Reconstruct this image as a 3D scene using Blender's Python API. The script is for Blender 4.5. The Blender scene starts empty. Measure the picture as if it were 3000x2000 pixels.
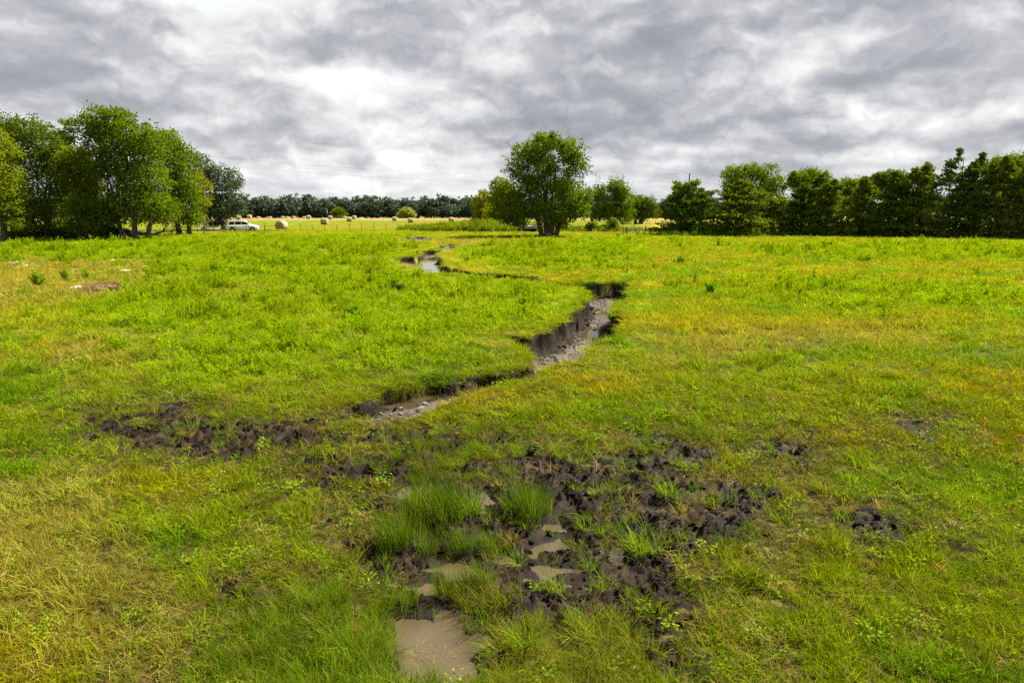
import bpy, bmesh, math
import numpy as np
from mathutils import Vector, Matrix

R = math.radians
rng = np.random.default_rng(11)
scene = bpy.context.scene
COL = scene.collection

# ------------------------------------------------------------------ camera
CAM_H, PITCH, FPX = 4.3, 11.2, 2000.0
cam_d = bpy.data.cameras.new('camera'); cam_d.lens = 24; cam_d.sensor_width = 36
cam_d.clip_start = 0.1; cam_d.clip_end = 20000
cam = bpy.data.objects.new('camera', cam_d); COL.objects.link(cam)
cam.location = (0, 0, CAM_H); cam.rotation_euler = (R(90 - PITCH), 0, 0)
scene.camera = cam

# ------------------------------------------------------------------ light and sky
SUN_EL, SUN_AZ = 50.0, 62.0          # azimuth to the right of the view direction
EXPOSURE = 1.9
sd = (math.sin(R(SUN_AZ)) * math.cos(R(SUN_EL)), math.cos(R(SUN_AZ)) * math.cos(R(SUN_EL)), math.sin(R(SUN_EL)))
sun_d = bpy.data.lights.new('sun', 'SUN'); sun_d.energy = 4.6; sun_d.angle = R(0.6); sun_d.color = (1.0, 0.955, 0.87)
sun = bpy.data.objects.new('sun', sun_d); COL.objects.link(sun)
sun.rotation_euler = Vector(sd).to_track_quat('Z', 'Y').to_euler()

world = bpy.data.worlds.new('World'); scene.world = world; world.use_nodes = True
wt = world.node_tree; wt.nodes.clear()
def N(t, kind, **kw):
    n = t.nodes.new(kind)
    for k, v in kw.items():
        if k == 'ins':
            for a, b in v.items(): n.inputs[a].default_value = b
        else: setattr(n, k, v)
    return n
def math_node(t, op, a, b=None, c=None, clamp=False):
    n = t.nodes.new('ShaderNodeMath'); n.operation = op; n.use_clamp = clamp
    for i, v in enumerate((a, b, c)):
        if v is None: continue
        if isinstance(v, (int, float)): n.inputs[i].default_value = v
        else: t.links.new(v, n.inputs[i])
    return n.outputs[0]
def ramp(t, fac, stops, interp='LINEAR'):
    n = t.nodes.new('ShaderNodeValToRGB'); cr = n.color_ramp; cr.interpolation = interp
    while len(cr.elements) < len(stops): cr.elements.new(0.5)
    for e, (p, c) in zip(cr.elements, stops):
        e.position = p; e.color = (*c, 1) if len(c) == 3 else c
    if fac is not None: t.links.new(fac, n.inputs[0])
    return n
def mixc(t, fac, a, b, mode='MIX'):
    n = t.nodes.new('ShaderNodeMix'); n.data_type = 'RGBA'; n.blend_type = mode
    for i, v in ((0, fac), (6, a), (7, b)):
        if isinstance(v, (int, float)): n.inputs[i].default_value = v
        elif isinstance(v, tuple): n.inputs[i].default_value = (*v[:3], 1)
        else: t.links.new(v, n.inputs[i])
    return n.outputs[2]

def build_sky():
    t = wt; L = t.links.new
    sky = N(t, 'ShaderNodeTexSky'); sky.sky_type = 'NISHITA'; sky.sun_disc = False
    sky.sun_elevation = R(SUN_EL); sky.sun_rotation = R(SUN_AZ); sky.altitude = 150
    tc = N(t, 'ShaderNodeTexCoord'); sep = N(t, 'ShaderNodeSeparateXYZ'); L(tc.outputs['Generated'], sep.inputs[0])
    z = math_node(t, 'MAXIMUM', sep.outputs[2], 0.0)
    zc = math_node(t, 'ADD', z, 0.17)
    px = math_node(t, 'DIVIDE', sep.outputs[0], zc); py = math_node(t, 'DIVIDE', sep.outputs[1], zc)
    P = N(t, 'ShaderNodeCombineXYZ', ins={2: 0.35}); L(px, P.inputs[0]); L(py, P.inputs[1])
    def noise(vec, scale, detail, rough, lac=2.0, dist=0.0):
        n = N(t, 'ShaderNodeTexNoise', ins={'Scale': scale, 'Detail': detail, 'Roughness': rough, 'Lacunarity': lac, 'Distortion': dist})
        L(vec, n.inputs['Vector']); return n
    # the air currents bend everything a little
    D = tc.outputs['Generated']
    wn = noise(D, 7.0, 3, 0.5).outputs[1]
    wv = N(t, 'ShaderNodeVectorMath', operation='SUBTRACT'); L(wn, wv.inputs[0]); wv.inputs[1].default_value = (.5, .5, .5)
    ws = N(t, 'ShaderNodeVectorMath', operation='MULTIPLY_ADD'); L(wv.outputs[0], ws.inputs[0]); ws.inputs[1].default_value = (.42, .5, 0); L(P.outputs[0], ws.inputs[2])
    W = ws.outputs[0]
    m = N(t, 'ShaderNodeMapping'); m.inputs['Location'].default_value = (OX, OY, 0); m.inputs['Scale'].default_value = (1.0, 0.85, 1); L(W, m.inputs[0])
    big = noise(m.outputs[0], 1.5, 3, 0.42).outputs[0]                  # broad cloud bodies
    # bend the view direction a little so that the billows are not regular
    wb = noise(D, 16.0, 3, 0.55).outputs[1]
    wq = N(t, 'ShaderNodeVectorMath', operation='SUBTRACT'); L(wb, wq.inputs[0]); wq.inputs[1].default_value = (.5, .5, .5)
    wd = N(t, 'ShaderNodeVectorMath', operation='MULTIPLY_ADD'); L(wq.outputs[0], wd.inputs[0]); wd.inputs[1].default_value = (.10, .10, .05); L(D, wd.inputs[2])
    def puffs(dx, dz):                                                  # billows on them, lit from above and the right
        q = N(t, 'ShaderNodeMapping'); q.inputs['Location'].default_value = (dx, 0, dz * 2.2); q.inputs['Scale'].default_value = (1, 1, 2.2); L(wd.outputs[0], q.inputs[0])
        v = noise(q.outputs[0], 6.5, 4, 0.5, 2.2).outputs[0]
        return math_node(t, 'SUBTRACT', 1.0, math_node(t, 'ABSOLUTE', math_node(t, 'MULTIPLY', math_node(t, 'SUBTRACT', v, 0.5), 2.6)))
    puff = puffs(0, 0)
    relief = math_node(t, 'MULTIPLY', math_node(t, 'SUBTRACT', puffs(0.006, 0.018), puff), RELIEF)
    fine = noise(D, 26.0, 4, 0.6).outputs[0]
    d = math_node(t, 'ADD', math_node(t, 'MULTIPLY', big, 0.98), math_node(t, 'MULTIPLY', puff, 0.12))
    d = math_node(t, 'ADD', d, math_node(t, 'MULTIPLY', fine, 0.10))
    d = math_node(t, 'ADD', math_node(t, 'ADD', d, DBIAS), relief)
    # the heavier banks of cloud: (direction in degrees right of view, elevation, width, amount)
    for az, el, sx, sy, am in CLOUDS:
        ca = math.tan(R(az)); e = math.sin(R(el)); cx = math.sin(R(az)) * math.cos(R(el)) / (e + .17); cy = math.cos(R(az)) * math.cos(R(el)) / (e + .17)
        v = N(t, 'ShaderNodeVectorMath', operation='SUBTRACT'); L(W, v.inputs[0]); v.inputs[1].default_value = (cx, cy, .35)
        v2 = N(t, 'ShaderNodeVectorMath', operation='MULTIPLY'); L(v.outputs[0], v2.inputs[0]); v2.inputs[1].default_value = (1 / sx, 1 / sy, 0)
        v3 = N(t, 'ShaderNodeVectorMath', operation='DOT_PRODUCT'); L(v2.outputs[0], v3.inputs[0]); L(v2.outputs[0], v3.inputs[1])
        g = math_node(t, 'EXPONENT', math_node(t, 'MULTIPLY', v3.outputs['Value'], -1.0))
        d = math_node(t, 'ADD', d, math_node(t, 'MULTIPLY', g, am * 1.35))
    cl = ramp(t, d, [(0.37, (1.0, 1.0, 1.0)), (0.45, (0.88, 0.88, 0.885)), (0.52, (0.72, 0.725, 0.74)),
                     (0.59, (0.555, 0.567, 0.598)), (0.68, (0.42, 0.435, 0.475)), (0.80, (0.34, 0.352, 0.39))], 'LINEAR')
    hz = math_node(t, 'MULTIPLY', math_node(t, 'SUBTRACT', 0.06, z), 1 / 0.06, clamp=True)
    cl = mixc(t, math_node(t, 'MULTIPLY', hz, 0.6), cl.outputs[0], (0.70, 0.72, 0.76))
    # cloud radiance is given in the photograph's own scale, divided by exposure and background strength
    k = 1.0 / (2 ** EXPOSURE) / 0.1
    clk = mixc(t, 1.0, cl, (k, k, k), 'MULTIPLY')
    cover = ramp(t, d, [(0.30, (0.80,) * 3), (0.42, (1,) * 3)])
    col = mixc(t, cover.outputs[0], sky.outputs[0], clk)
    bg = N(t, 'ShaderNodeBackground', ins={'Strength': 0.1}); L(col, bg.inputs[0])
    out = N(t, 'ShaderNodeOutputWorld'); L(bg.outputs[0], out.inputs[0])
OX, OY = 3.1, 7.4
RELIEF, DBIAS = 0.32, -0.118
CLOUDS = [(-36, 15, .30, .25, .09), (-11.5, 11.8, .22, .26, .19), (-24, 8.5, .35, .18, .05), (29, 8.5, .45, .30, .10), (-17, 5.8, .30, .25, .07), (9, 12.5, .3, .18, .05), (5, 8.6, .2, .15, .05),
          (-24, 14, .28, .3, -.08), (14, 15.5, .25, .2, -.06), (24, 11.5, .15, .12, -.05), (-6, 5, .4, .3, .05), (-12.5, 5.3, .3, .3, .08), (-16.5, 10.5, .22, .16, .08)]
build_sky()

vs = scene.view_settings
vs.view_transform = 'Standard'; vs.look = 'None'; vs.gamma = 1; vs.exposure = EXPOSURE; vs.use_curve_mapping = False
scene.cycles.max_bounces = 6; scene.cycles.diffuse_bounces = 3; scene.cycles.glossy_bounces = 3
scene.cycles.transmission_bounces = 4; scene.cycles.transparent_max_bounces = 6; scene.cycles.volume_bounces = 0
world.cycles.sampling_method = 'NONE'
scene.cycles.use_adaptive_sampling = False
scene.cycles.use_denoising = False; scene.cycles.denoiser = 'OPENIMAGEDENOISE'; scene.cycles.denoising_prefilter = 'ACCURATE'; scene.cycles.denoising_input_passes = 'RGB_ALBEDO_NORMAL'

# ------------------------------------------------------------------ measuring: photograph pixel -> point on the ground
cp, sp = math.cos(R(PITCH)), math.sin(R(PITCH))
def G(px, py, z=0.0):
    dx, dv = px - 1500.0, 1000.0 - py
    d = (dx, FPX * cp + dv * sp, -FPX * sp + dv * cp)
    k = (z - CAM_H) / d[2]
    return np.array((d[0] * k, d[1] * k, z))
def poly(pts, z=0.0): return np.array([G(a, b, z)[:2] for a, b in pts])
def Z(ox, oy, s, pts): return [(ox + a * s, oy + b * s) for a, b in pts]
def ppm(y, z=0.0): return FPX / (y * cp + (CAM_H - z) * sp)     # pixels per metre

# ------------------------------------------------------------------ noise and distance helpers
def _h(ix, iy, seed):
    h = (ix * 374761393 + iy * 668265263 + seed * 974634777) & 0xFFFFFFFF
    h = ((h ^ (h >> 13)) * 1274126177) & 0xFFFFFFFF
    return ((h ^ (h >> 16)) & 0xFFFF) / 65535.0 * 2 * np.pi
def gnoise(x, y, seed=0):
    xi = np.floor(x).astype(np.int64); yi = np.floor(y).astype(np.int64)
    fx = x - xi; fy = y - yi
    u = fx * fx * fx * (fx * (fx * 6 - 15) + 10); v = fy * fy * fy * (fy * (fy * 6 - 15) + 10)
    def g(i, j):
        a = _h(xi + i, yi + j, seed); return np.cos(a) * (fx - i) + np.sin(a) * (fy - j)
    return ((g(0, 0) * (1 - u) + g(1, 0) * u) * (1 - v) + (g(0, 1) * (1 - u) + g(1, 1) * u) * v) * 1.5
def fbm(x, y, seed=0, oct=4, gain=0.5):
    s = 0; a = 1; f = 1
    for i in range(oct):
        s = s + a * gnoise(x * f + i * 17.3, y * f - i * 9.1, seed + i); a *= gain; f *= 2.03
    return s
def sm(a, b, x):
    t = np.clip((x - a) / (b - a), 0, 1); return t * t * (3 - 2 * t)
def sdf(x, y, P, margin=2.0):
    """signed distance to polygon, positive inside, clamped to -margin outside its box"""
    out = np.full(x.shape, -margin)
    lo = P.min(0) - margin; hi = P.max(0) + margin
    m = (x > lo[0]) & (x < hi[0]) & (y > lo[1]) & (y < hi[1])
    if not m.any(): return out
    X = x[m]; Y = y[m]; best = np.full(X.shape, 1e9); ins = np.zeros(X.shape, bool)
    n = len(P)
    for i in range(n):
        ax, ay = P[i]; bx, by = P[(i + 1) % n]; ex, ey = bx - ax, by - ay
        t = np.clip(((X - ax) * ex + (Y - ay) * ey) / (ex * ex + ey * ey + 1e-12), 0, 1)
        best = np.minimum(best, (X - ax - t * ex) ** 2 + (Y - ay - t * ey) ** 2)
        c = ((ay > Y) != (by > Y)) & (X < ex * (Y - ay) / (by - ay + 1e-12) + ax)
        ins ^= c
    d = np.sqrt(best); out[m] = np.maximum(np.where(ins, d, -d), -margin)
    return out

# ------------------------------------------------------------------ outlines measured on the photograph
CREEK = poly([(985, 1203), (1100, 1160), (1199, 1135), (1307, 1120), (1360, 1114), (1425, 1100), (1513, 1093), (1544, 1080), (1556, 1051), (1529, 1040),
    (1521, 1020), (1483, 1001), (1465, 981), (1540, 981), (1609, 962), (1628, 944), (1651, 942), (1647, 917), (1678, 908), (1697, 889), (1714, 872), (1708, 852),
    (1674, 843), (1620, 838), (1601, 832), (1532, 824), (1483, 818), (1387, 813), (1364, 806), (1306, 803), (1284, 801), (1245, 803), (1214, 784), (1160, 774),
    (1148, 758), (1170, 751), (1205, 749), (1222, 757), (1226, 746), (1226, 736), (1255, 732), (1280, 734), (1276, 721), (1290, 716), (1345, 715),
    (1350, 731), (1312, 736), (1294, 745), (1290, 757), (1312, 763), (1310, 786),
    (1364, 789), (1387, 799), (1483, 801), (1532, 809), (1601, 813), (1620, 821), (1674, 831), (1700, 827), (1760, 826), (1858, 825), (1856, 842), (1838, 860),
    (1869, 866), (1861, 880), (1825, 892), (1808, 905), (1806, 917), (1814, 930), (1840, 945), (1822, 975), (1797, 998), (1738, 1008), (1732, 1026), (1732, 1050),
    (1680, 1070), (1612, 1084), (1588, 1092), (1548, 1122), (1406, 1158), (1345, 1184), (1265, 1214), (1199, 1232), (1100, 1238), (975, 1232)])
CREEK_FAR = poly([(1178, 695), (1225, 693), (1272, 694), (1278, 704), (1232, 708), (1183, 705)])
DEPTH_Y = [12, 14.5, 16, 18.6, 23, 38, 46, 60, 75, 100]
DEPTH_D = [0.20, 0.27, 0.36, 0.78, 0.90, 1.06, 0.75, 0.52, 0.42, 0.35]
def creek_depth(y): return np.interp(y, DEPTH_Y, DEPTH_D)

zm = lambda pts: Z(1100, 1250, 0.5102, pts)
POND = -0.10
PUDDLES = [   # (outline pixels, level)
    (zm([(40, 1085), (160, 1118), (330, 1112), (372, 1050), (470, 1062), (520, 1088), (610, 1100), (535, 1150), (600, 1203), (705, 1228), (690, 1262), (570, 1312),
         (520, 1335), (560, 1400), (575, 1500), (70, 1500), (120, 1380), (95, 1250)]), POND),
    (zm([(300, 820), (420, 788), (560, 798), (700, 848), (780, 868), (930, 862), (895, 800), (1000, 795), (1210, 815), (1190, 848), (1020, 848), (1050, 895), (1250, 922),
         (1220, 940), (1060, 926), (960, 895), (870, 908), (760, 890), (640, 855), (540, 868), (400, 878)]), POND),
    (zm([(645, 730), (800, 755), (810, 790), (690, 785)]), POND),
    (zm([(965, 556), (1095, 525), (1082, 610), (955, 612)]), POND),
    (zm([(230, 928), (335, 915), (342, 965), (235, 968)]), POND),
    (zm([(585, 365), (645, 335), (658, 455), (622, 505), (580, 440)]), POND),
    (zm([(880, 705), (1065, 632), (1100, 692), (1000, 708), (895, 748)]), POND),
    (zm([(1335, 672), (1440, 685), (1412, 790), (1340, 755)]), POND),
    (zm([(135, 352), (205, 342), (208, 408), (145, 416)]), POND),
    (zm([(195, 645), (265, 655), (280, 725), (205, 708)]), POND),
    (zm([(1385, 348), (1428, 344), (1428, 370), (1385, 374)]), POND),
    (zm([(1600, 470), (1660, 462), (1662, 490), (1604, 494)]), POND),
]
creek_pools = [[(1222, 765), (1255, 757), (1284, 748), (1292, 757), (1274, 775), (1287, 797), (1245, 801), (1213, 782)],
    [(1745, 916), (1789, 915), (1802, 925), (1775, 950), (1748, 934)],
    [(1686, 972), (1720, 962), (1760, 970), (1752, 987), (1730, 1003), (1710, 990), (1686, 992)],
    [(1668, 1040), (1703, 1037), (1699, 1053), (1672, 1055)],
    [(1105, 1192), (1165, 1176), (1250, 1158), (1330, 1140), (1320, 1152), (1240, 1180), (1195, 1200), (1120, 1208)],
    [(1708, 905), (1752, 909), (1745, 917), (1718, 918)]]
for pts in creek_pools:
    c = np.mean(pts, 0); z = -0.4
    for _ in range(6): z = -(creek_depth(G(c[0], c[1], z)[1]) - 0.05)
    PUDDLES.append((pts, float(z)))
PUDDLE_W = [(poly(p, z), z) for p, z in PUDDLES]

MUD = [poly(p) for p in (
    [(270, 1240), (420, 1186), (520, 1198), (600, 1222), (680, 1248), (760, 1246), (900, 1262), (1080, 1272), (1190, 1285), (1130, 1318), (900, 1306), (820, 1336), (700, 1336), (560, 1330), (430, 1330), (425, 1292), (300, 1268)],
    [(820, 1348), (1000, 1336), (1060, 1312), (1215, 1390), (1180, 1425), (1060, 1405), (900, 1395)],
    [(1440, 1330), (1560, 1298), (1640, 1328), (1780, 1345), (1880, 1296), (1970, 1296), (2050, 1356), (2065, 1400), (2170, 1430), (2240, 1480), (2185, 1545), (2055, 1565),
     (1955, 1605), (1905, 1680), (1950, 1740), (1955, 1810), (1890, 1865), (1700, 1905), (1560, 1895), (1470, 1890), (1420, 1830), (1380, 1790), (1280, 1785), (1250, 1815),
     (1140, 1815), (1075, 1775), (1095, 1700), (1115, 1640), (1125, 1560), (1145, 1480), (1150, 1400), (1260, 1395), (1350, 1400)],
    [(1090, 1268), (1300, 1275), (1450, 1300), (1480, 1400), (1300, 1420), (1150, 1420)], [(2050, 1390), (2250, 1430), (2290, 1520), (2100, 1590)], [(1080, 1540), (1300, 1500), (1400, 1620), (1380, 1780), (1080, 1780)],
    [(2240, 1290), (2330, 1285), (2350, 1340), (2260, 1350)], [(2545, 1500), (2590, 1496), (2595, 1525), (2550, 1525)],
    [(2620, 1240), (2700, 1235), (2760, 1275), (2650, 1285)], [(1000, 1740), (1090, 1730), (1100, 1780), (1010, 1780)], [(745, 1800), (820, 1795), (830, 1840), (760, 1845)])]

def creek_sd(x, y):
    w = 0.16 * fbm(x / 1.1, y / 1.1, 31, 3) + 0.07 * fbm(x / .35, y / .35, 37, 2)
    return np.maximum(sdf(x, y, CREEK, 2.5), sdf(x, y, CREEK_FAR, 2.5)) + w
def mud_sd(x, y):
    d = np.full(x.shape, -2.0)
    for P in MUD: d = np.maximum(d, sdf(x, y, P, 2.0))
    return d
def mud_mask(x, y):
    d = mud_sd(x, y)
    d = d + 0.62 * fbm(x / 1.1, y / 1.1, 5, 5, 0.68) + .10
    return sm(-0.20, 0.22, d)
def puddle_sd(x, y):
    """per point: best signed distance and the level of that puddle"""
    best = np.full(x.shape, -1.0); lev = np.full(x.shape, POND)
    w = 0.10 * fbm(x / .38, y / .38, 71, 4, .55)
    for P, z in PUDDLE_W:
        d = sdf(x, y, P, 1.0)
        m = d > best; best[m] = d[m]; lev[m] = z
    return best + np.where(best > -0.9, w, 0), lev

def pits(x, y, cell=.30, seed=301):
    """distance to the nearest of scattered hoof prints"""
    cx = np.floor(x / cell).astype(np.int64); cy = np.floor(y / cell).astype(np.int64); best = np.full(x.shape, 9.0)
    for i in (-1, 0, 1):
        for j in (-1, 0, 1):
            a = _h(cx + i, cy + j, seed) / (2 * np.pi); b = _h(cx + i, cy + j, seed + 1) / (2 * np.pi); ok = _h(cx + i, cy + j, seed + 2) < 4.2
            dx = x - (cx + i + a) * cell; dy = (y - (cy + j + b) * cell) * .85
            best = np.where(ok, np.minimum(best, np.sqrt(dx * dx + dy * dy)), best)
    return best
def height(x, y, detail=True):
    x = np.asarray(x, float); y = np.asarray(y, float)
    z = 0.10 * fbm(x / 9, y / 9, 3, 3) + 0.035 * fbm(x / 1.6, y / 1.6, 8, 3)
    near = 1 - sm(16, 26, y)
    z = z * (1 - 0.55 * near)
    # tussocks
    z = z + 0.05 * np.abs(fbm(x / 0.7, y / 0.7, 14, 3)) * near
    z = np.maximum(z, np.where(near > 0.3, -0.045, -0.5))
    m = mud_mask(x, y)
    a = fbm(x / 0.42, y / 0.42, 41, 2); b = fbm(x / 0.16, y / 0.16, 43, 3, .6)
    clod = 0.055 * (np.abs(a) * 1.5 - 0.35) + 0.055 * np.maximum(b, -0.5) + 0.03 * fbm(x / .07, y / .07, 47, 2)
    hp = pits(x, y); clod = clod - .075 * np.exp(-(hp / .062) ** 4) + .03 * np.exp(-((hp - .10) / .03) ** 2)
    z = z * (1 - m) + (-0.025 + clod) * m
    # hay field crest, then a gentle fall to the far wood
    z = z - np.interp(y, [240, 270, 430, 1500], [0, 0.35, 4.1, 6.0])
    ps, lev = puddle_sd(x, y)
    g = ps > -0.55
    pond = g & (lev == POND)
    sh = lev + .012 + .16 * np.clip(-ps, 0, .5) + .25 * np.maximum(clod, -.02)
    z = np.where(pond, z + (sh - z) * sm(-.42, -.04, ps), z)
    # creek
    cs = creek_sd(x, y); D = creek_depth(y)
    inside = sm(0.0, 0.22, cs) * 0.80 + sm(0.15, 1.0, cs) * 0.20
    floor = 0.06 * fbm(x / .8, y / .8, 51, 3) + 0.035 * fbm(x / .25, y / .25, 53, 2)
    rim = np.exp(-((cs + 0.35) / 0.35) ** 2) * 0.05
    z = z + rim - (D + z * 0.6) * inside + floor * inside * sm(.2, .6, cs)
    wall = np.exp(-((cs - 0.12) / 0.14) ** 2)
    z = z + 0.14 * wall * fbm(x / .3, y / .3, 57, 3)
    # pools
    deep = sm(-0.02, 0.30, ps)
    z = np.where(ps > 0, np.minimum(z, lev - 0.004 - 0.10 * deep), z)
    cpool = g & (lev != POND) & (ps <= 0) & (cs > 0.25)
    z = np.where(cpool, np.maximum(z, lev + 0.008 + 0.08 * np.clip(-ps, 0, .4)), z)
    return z

# ------------------------------------------------------------------ tags and mesh helpers
def tag(o, label=None, cat=None, group=None, kind=None):
    if label: o['label'] = label
    if cat: o['category'] = cat
    if group: o['group'] = group
    if kind: o['kind'] = kind
    return o
def mesh_np(name, V, F, mats=None, attrs=None, smooth=False):
    """V (n,3); F (m,k) or a list of such arrays with different k"""
    if not isinstance(F, list): F = [F]
    F = [np.asarray(f, np.int32) for f in F if len(f)]
    me = bpy.data.meshes.new(name)
    me.vertices.add(len(V)); me.vertices.foreach_set('co', np.asarray(V, np.float32).ravel())
    loops = np.concatenate([f.ravel() for f in F]); tot = np.concatenate([np.full(len(f), f.shape[1], np.int32) for f in F])
    me.loops.add(len(loops)); me.loops.foreach_set('vertex_index', loops)
    me.polygons.add(len(tot)); st = np.concatenate([[0], np.cumsum(tot)[:-1]]).astype(np.int32)
    me.polygons.foreach_set('loop_start', st)
    if smooth: me.polygons.foreach_set('use_smooth', np.ones(len(tot), bool))
    me.update(calc_edges=True)
    for k, v in (attrs or {}).items():
        v = np.asarray(v, np.float32)
        if v.ndim == 1: a = me.attributes.new(k, 'FLOAT', 'POINT'); a.data.foreach_set('value', v)
        else:
            a = me.attributes.new(k, 'FLOAT_VECTOR', 'POINT'); a.data.foreach_set('vector', v.ravel())
    for m in (mats or []): me.materials.append(m)
    return me
def obj(name, me, parent=None, loc=(0, 0, 0), rotz=0.0):
    o = bpy.data.objects.new(name, me); COL.objects.link(o)
    if parent is not None: o.parent = parent
    o.location = loc; o.rotation_euler = (0, 0, rotz)
    return o
def empty(name, loc=(0, 0, 0), rotz=0.0):
    o = bpy.data.objects.new(name, None); COL.objects.link(o); o.location = loc; o.rotation_euler = (0, 0, rotz)
    o.empty_display_size = 0.2
    return o
class MB:
    """collects shapes for one mesh"""
    def __init__(s): s.v = []; s.f = []; s.n = 0
    def add(s, V, F):
        s.v += [tuple(map(float, p)) for p in V]; s.f += [tuple(int(i) + s.n for i in f) for f in F]; s.n = len(s.v); return s
    def box(s, c, d, rz=0, taper=1.0):
        x, y, z = (k / 2 for k in d); ca, sa = math.cos(rz), math.sin(rz); V = []
        for k in (-1, 1):
            t = taper if k > 0 else 1
            for a, b in ((-1, -1), (1, -1), (1, 1), (-1, 1)):
                X, Y = a * x * t, b * y * t; V.append((c[0] + X * ca - Y * sa, c[1] + X * sa + Y * ca, c[2] + k * z))
        return s.add(V, [(3, 2, 1, 0), (4, 5, 6, 7), (0, 1, 5, 4), (1, 2, 6, 5), (2, 3, 7, 6), (3, 0, 4, 7)])
    def tube(s, pts, rad, n=6, cap=True):
        pts = [Vector(p) for p in pts]
        if isinstance(rad, (int, float)): rad = [rad] * len(pts)
        V = []; F = []; ref = None
        for i, p in enumerate(pts):
            d = (pts[min(i + 1, len(pts) - 1)] - pts[max(i - 1, 0)]).normalized()
            if ref is None: ref = d.orthogonal().normalized()
            a = (ref - d * ref.dot(d))
            a = a.normalized() if a.length > 1e-5 else d.orthogonal().normalized()
            ref = a; b = d.cross(a)
            for k in range(n):
                t = 2 * math.pi * k / n; V.append(p + (a * math.cos(t) + b * math.sin(t)) * rad[i])
        for i in range(len(pts) - 1):
            for k in range(n):
                k2 = (k + 1) % n; F.append((i * n + k, i * n + k2, (i + 1) * n + k2, (i + 1) * n + k))
        if cap: F.append(tuple(range(n - 1, -1, -1))); F.append(tuple((len(pts) - 1) * n + k for k in range(n)))
        return s.add(V, F)
    def build(s, name, mat, parent=None, loc=(0, 0, 0), rotz=0.0, smooth=False):
        me = bpy.data.meshes.new(name); me.from_pydata(s.v, [], s.f); me.update()
        if smooth: me.polygons.foreach_set('use_smooth', np.ones(len(me.polygons), bool))
        me.materials.append(mat)
        return obj(name, me, parent, loc, rotz)

# ------------------------------------------------------------------ materials
ALB = 0.72
def new_mat(name):
    m = bpy.data.materials.new(name); m.use_nodes = True; m.node_tree.nodes.clear(); return m, m.node_tree
def simple(name, col, rough=0.6, metal=0.0, var=0.25, nscale=6.0, bump=0.0, spec=0.5):
    m, t = new_mat(name); L = t.links.new
    p = N(t, 'ShaderNodeBsdfPrincipled', ins={'Roughness': rough, 'Metallic': metal, 'Specular IOR Level': spec}); o = N(t, 'ShaderNodeOutputMaterial'); L(p.outputs[0], o.inputs[0])
    tc = N(t, 'ShaderNodeTexCoord'); n = N(t, 'ShaderNodeTexNoise', ins={'Scale': nscale, 'Detail': 5}); L(tc.outputs['Object'], n.inputs['Vector'])
    r = ramp(t, n.outputs[0], [(0.3, tuple(ALB * c * (1 - var) for c in col)), (0.7, tuple(min(1, ALB * c * (1 + var)) for c in col))]); L(r.outputs[0], p.inputs['Base Color'])
    if bump:
        b = N(t, 'ShaderNodeBump', ins={'Strength': bump, 'Distance': 0.05}); L(n.outputs[0], b.inputs['Height']); L(b.outputs[0], p.inputs['Normal'])
    return m
def leaf_shader(t, col, trans=0.45, rough=0.45, gloss=0.04, tint=(1.15, 1.1, 0.55)):
    L = t.links.new
    col = mixc(t, 1.0, col, (ALB, ALB, ALB), 'MULTIPLY')
    d = N(t, 'ShaderNodeBsdfDiffuse'); L(col, d.inputs[0])
    tr = N(t, 'ShaderNodeBsdfTranslucent'); tc = mixc(t, 1.0, col, tint, 'MULTIPLY'); L(tc, tr.inputs[0])
    m = N(t, 'ShaderNodeMixShader', ins={0: trans}); L(d.outputs[0], m.inputs[1]); L(tr.outputs[0], m.inputs[2])
    if gloss <= 0:
        o = N(t, 'ShaderNodeOutputMaterial'); L(m.outputs[0], o.inputs[0]); return
    g = N(t, 'ShaderNodeBsdfGlossy', ins={'Roughness': rough, 'Color': (0.9, 0.9, 0.9, 1)})
    m2 = N(t, 'ShaderNodeMixShader', ins={0: gloss}); L(m.outputs[0], m2.inputs[1]); L(g.outputs[0], m2.inputs[2])
    o = N(t, 'ShaderNodeOutputMaterial'); L(m2.outputs[0], o.inputs[0])
def foliage(name, a, b, trans=0.4, gloss=0.03):
    """leaf colour runs from a to b with each leaf's own 'var'"""
    m, t = new_mat(name)
    at = N(t, 'ShaderNodeAttribute', attribute_name='var')
    r = ramp(t, at.outputs['Fac'], [(0.0, a), (1.0, b)])
    leaf_shader(t, r.outputs[0], trans, 0.5, gloss); return m
def blade_mat(name, trans=0.5, gloss=0.03, straw=0.82, straw_col=(0.42, 0.30, 0.075)):
    """colour from each plant's own tint, a few blades dried out"""
    m, t = new_mat(name)
    at = N(t, 'ShaderNodeAttribute', attribute_name='tint', attribute_type='INSTANCER')
    bv = N(t, 'ShaderNodeAttribute', attribute_name='var')
    k = ramp(t, bv.outputs['Fac'], [(0.0, (0.62, 0.66, 0.6)), (0.5, (1, 1, 1)), (1.0, (1.28, 1.2, 1.1))])
    c = mixc(t, 1.0, at.outputs['Color'], k.outputs[0], 'MULTIPLY')
    s = ramp(t, bv.outputs['Fac'], [(straw - 0.01, (0, 0, 0)), (straw, (1, 1, 1))])
    c = mixc(t, s.outputs[0], c, straw_col) if straw < 1 else c
    leaf_shader(t, c, trans, 0.4, gloss * .4); return m
def tinted(name, col, **kw):
    m, t = new_mat(name)
    bv = N(t, 'ShaderNodeAttribute', attribute_name='var')
    r = ramp(t, bv.outputs['Fac'], [(0.0, tuple(c * .6 for c in col)), (0.75, col), (0.93, tuple(c * 1.3 for c in col)), (0.94, (0.40, 0.30, 0.08))])
    leaf_shader(t, r.outputs[0], kw.get('trans', .45), 0.4, kw.get('gloss', .04)); return m

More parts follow.
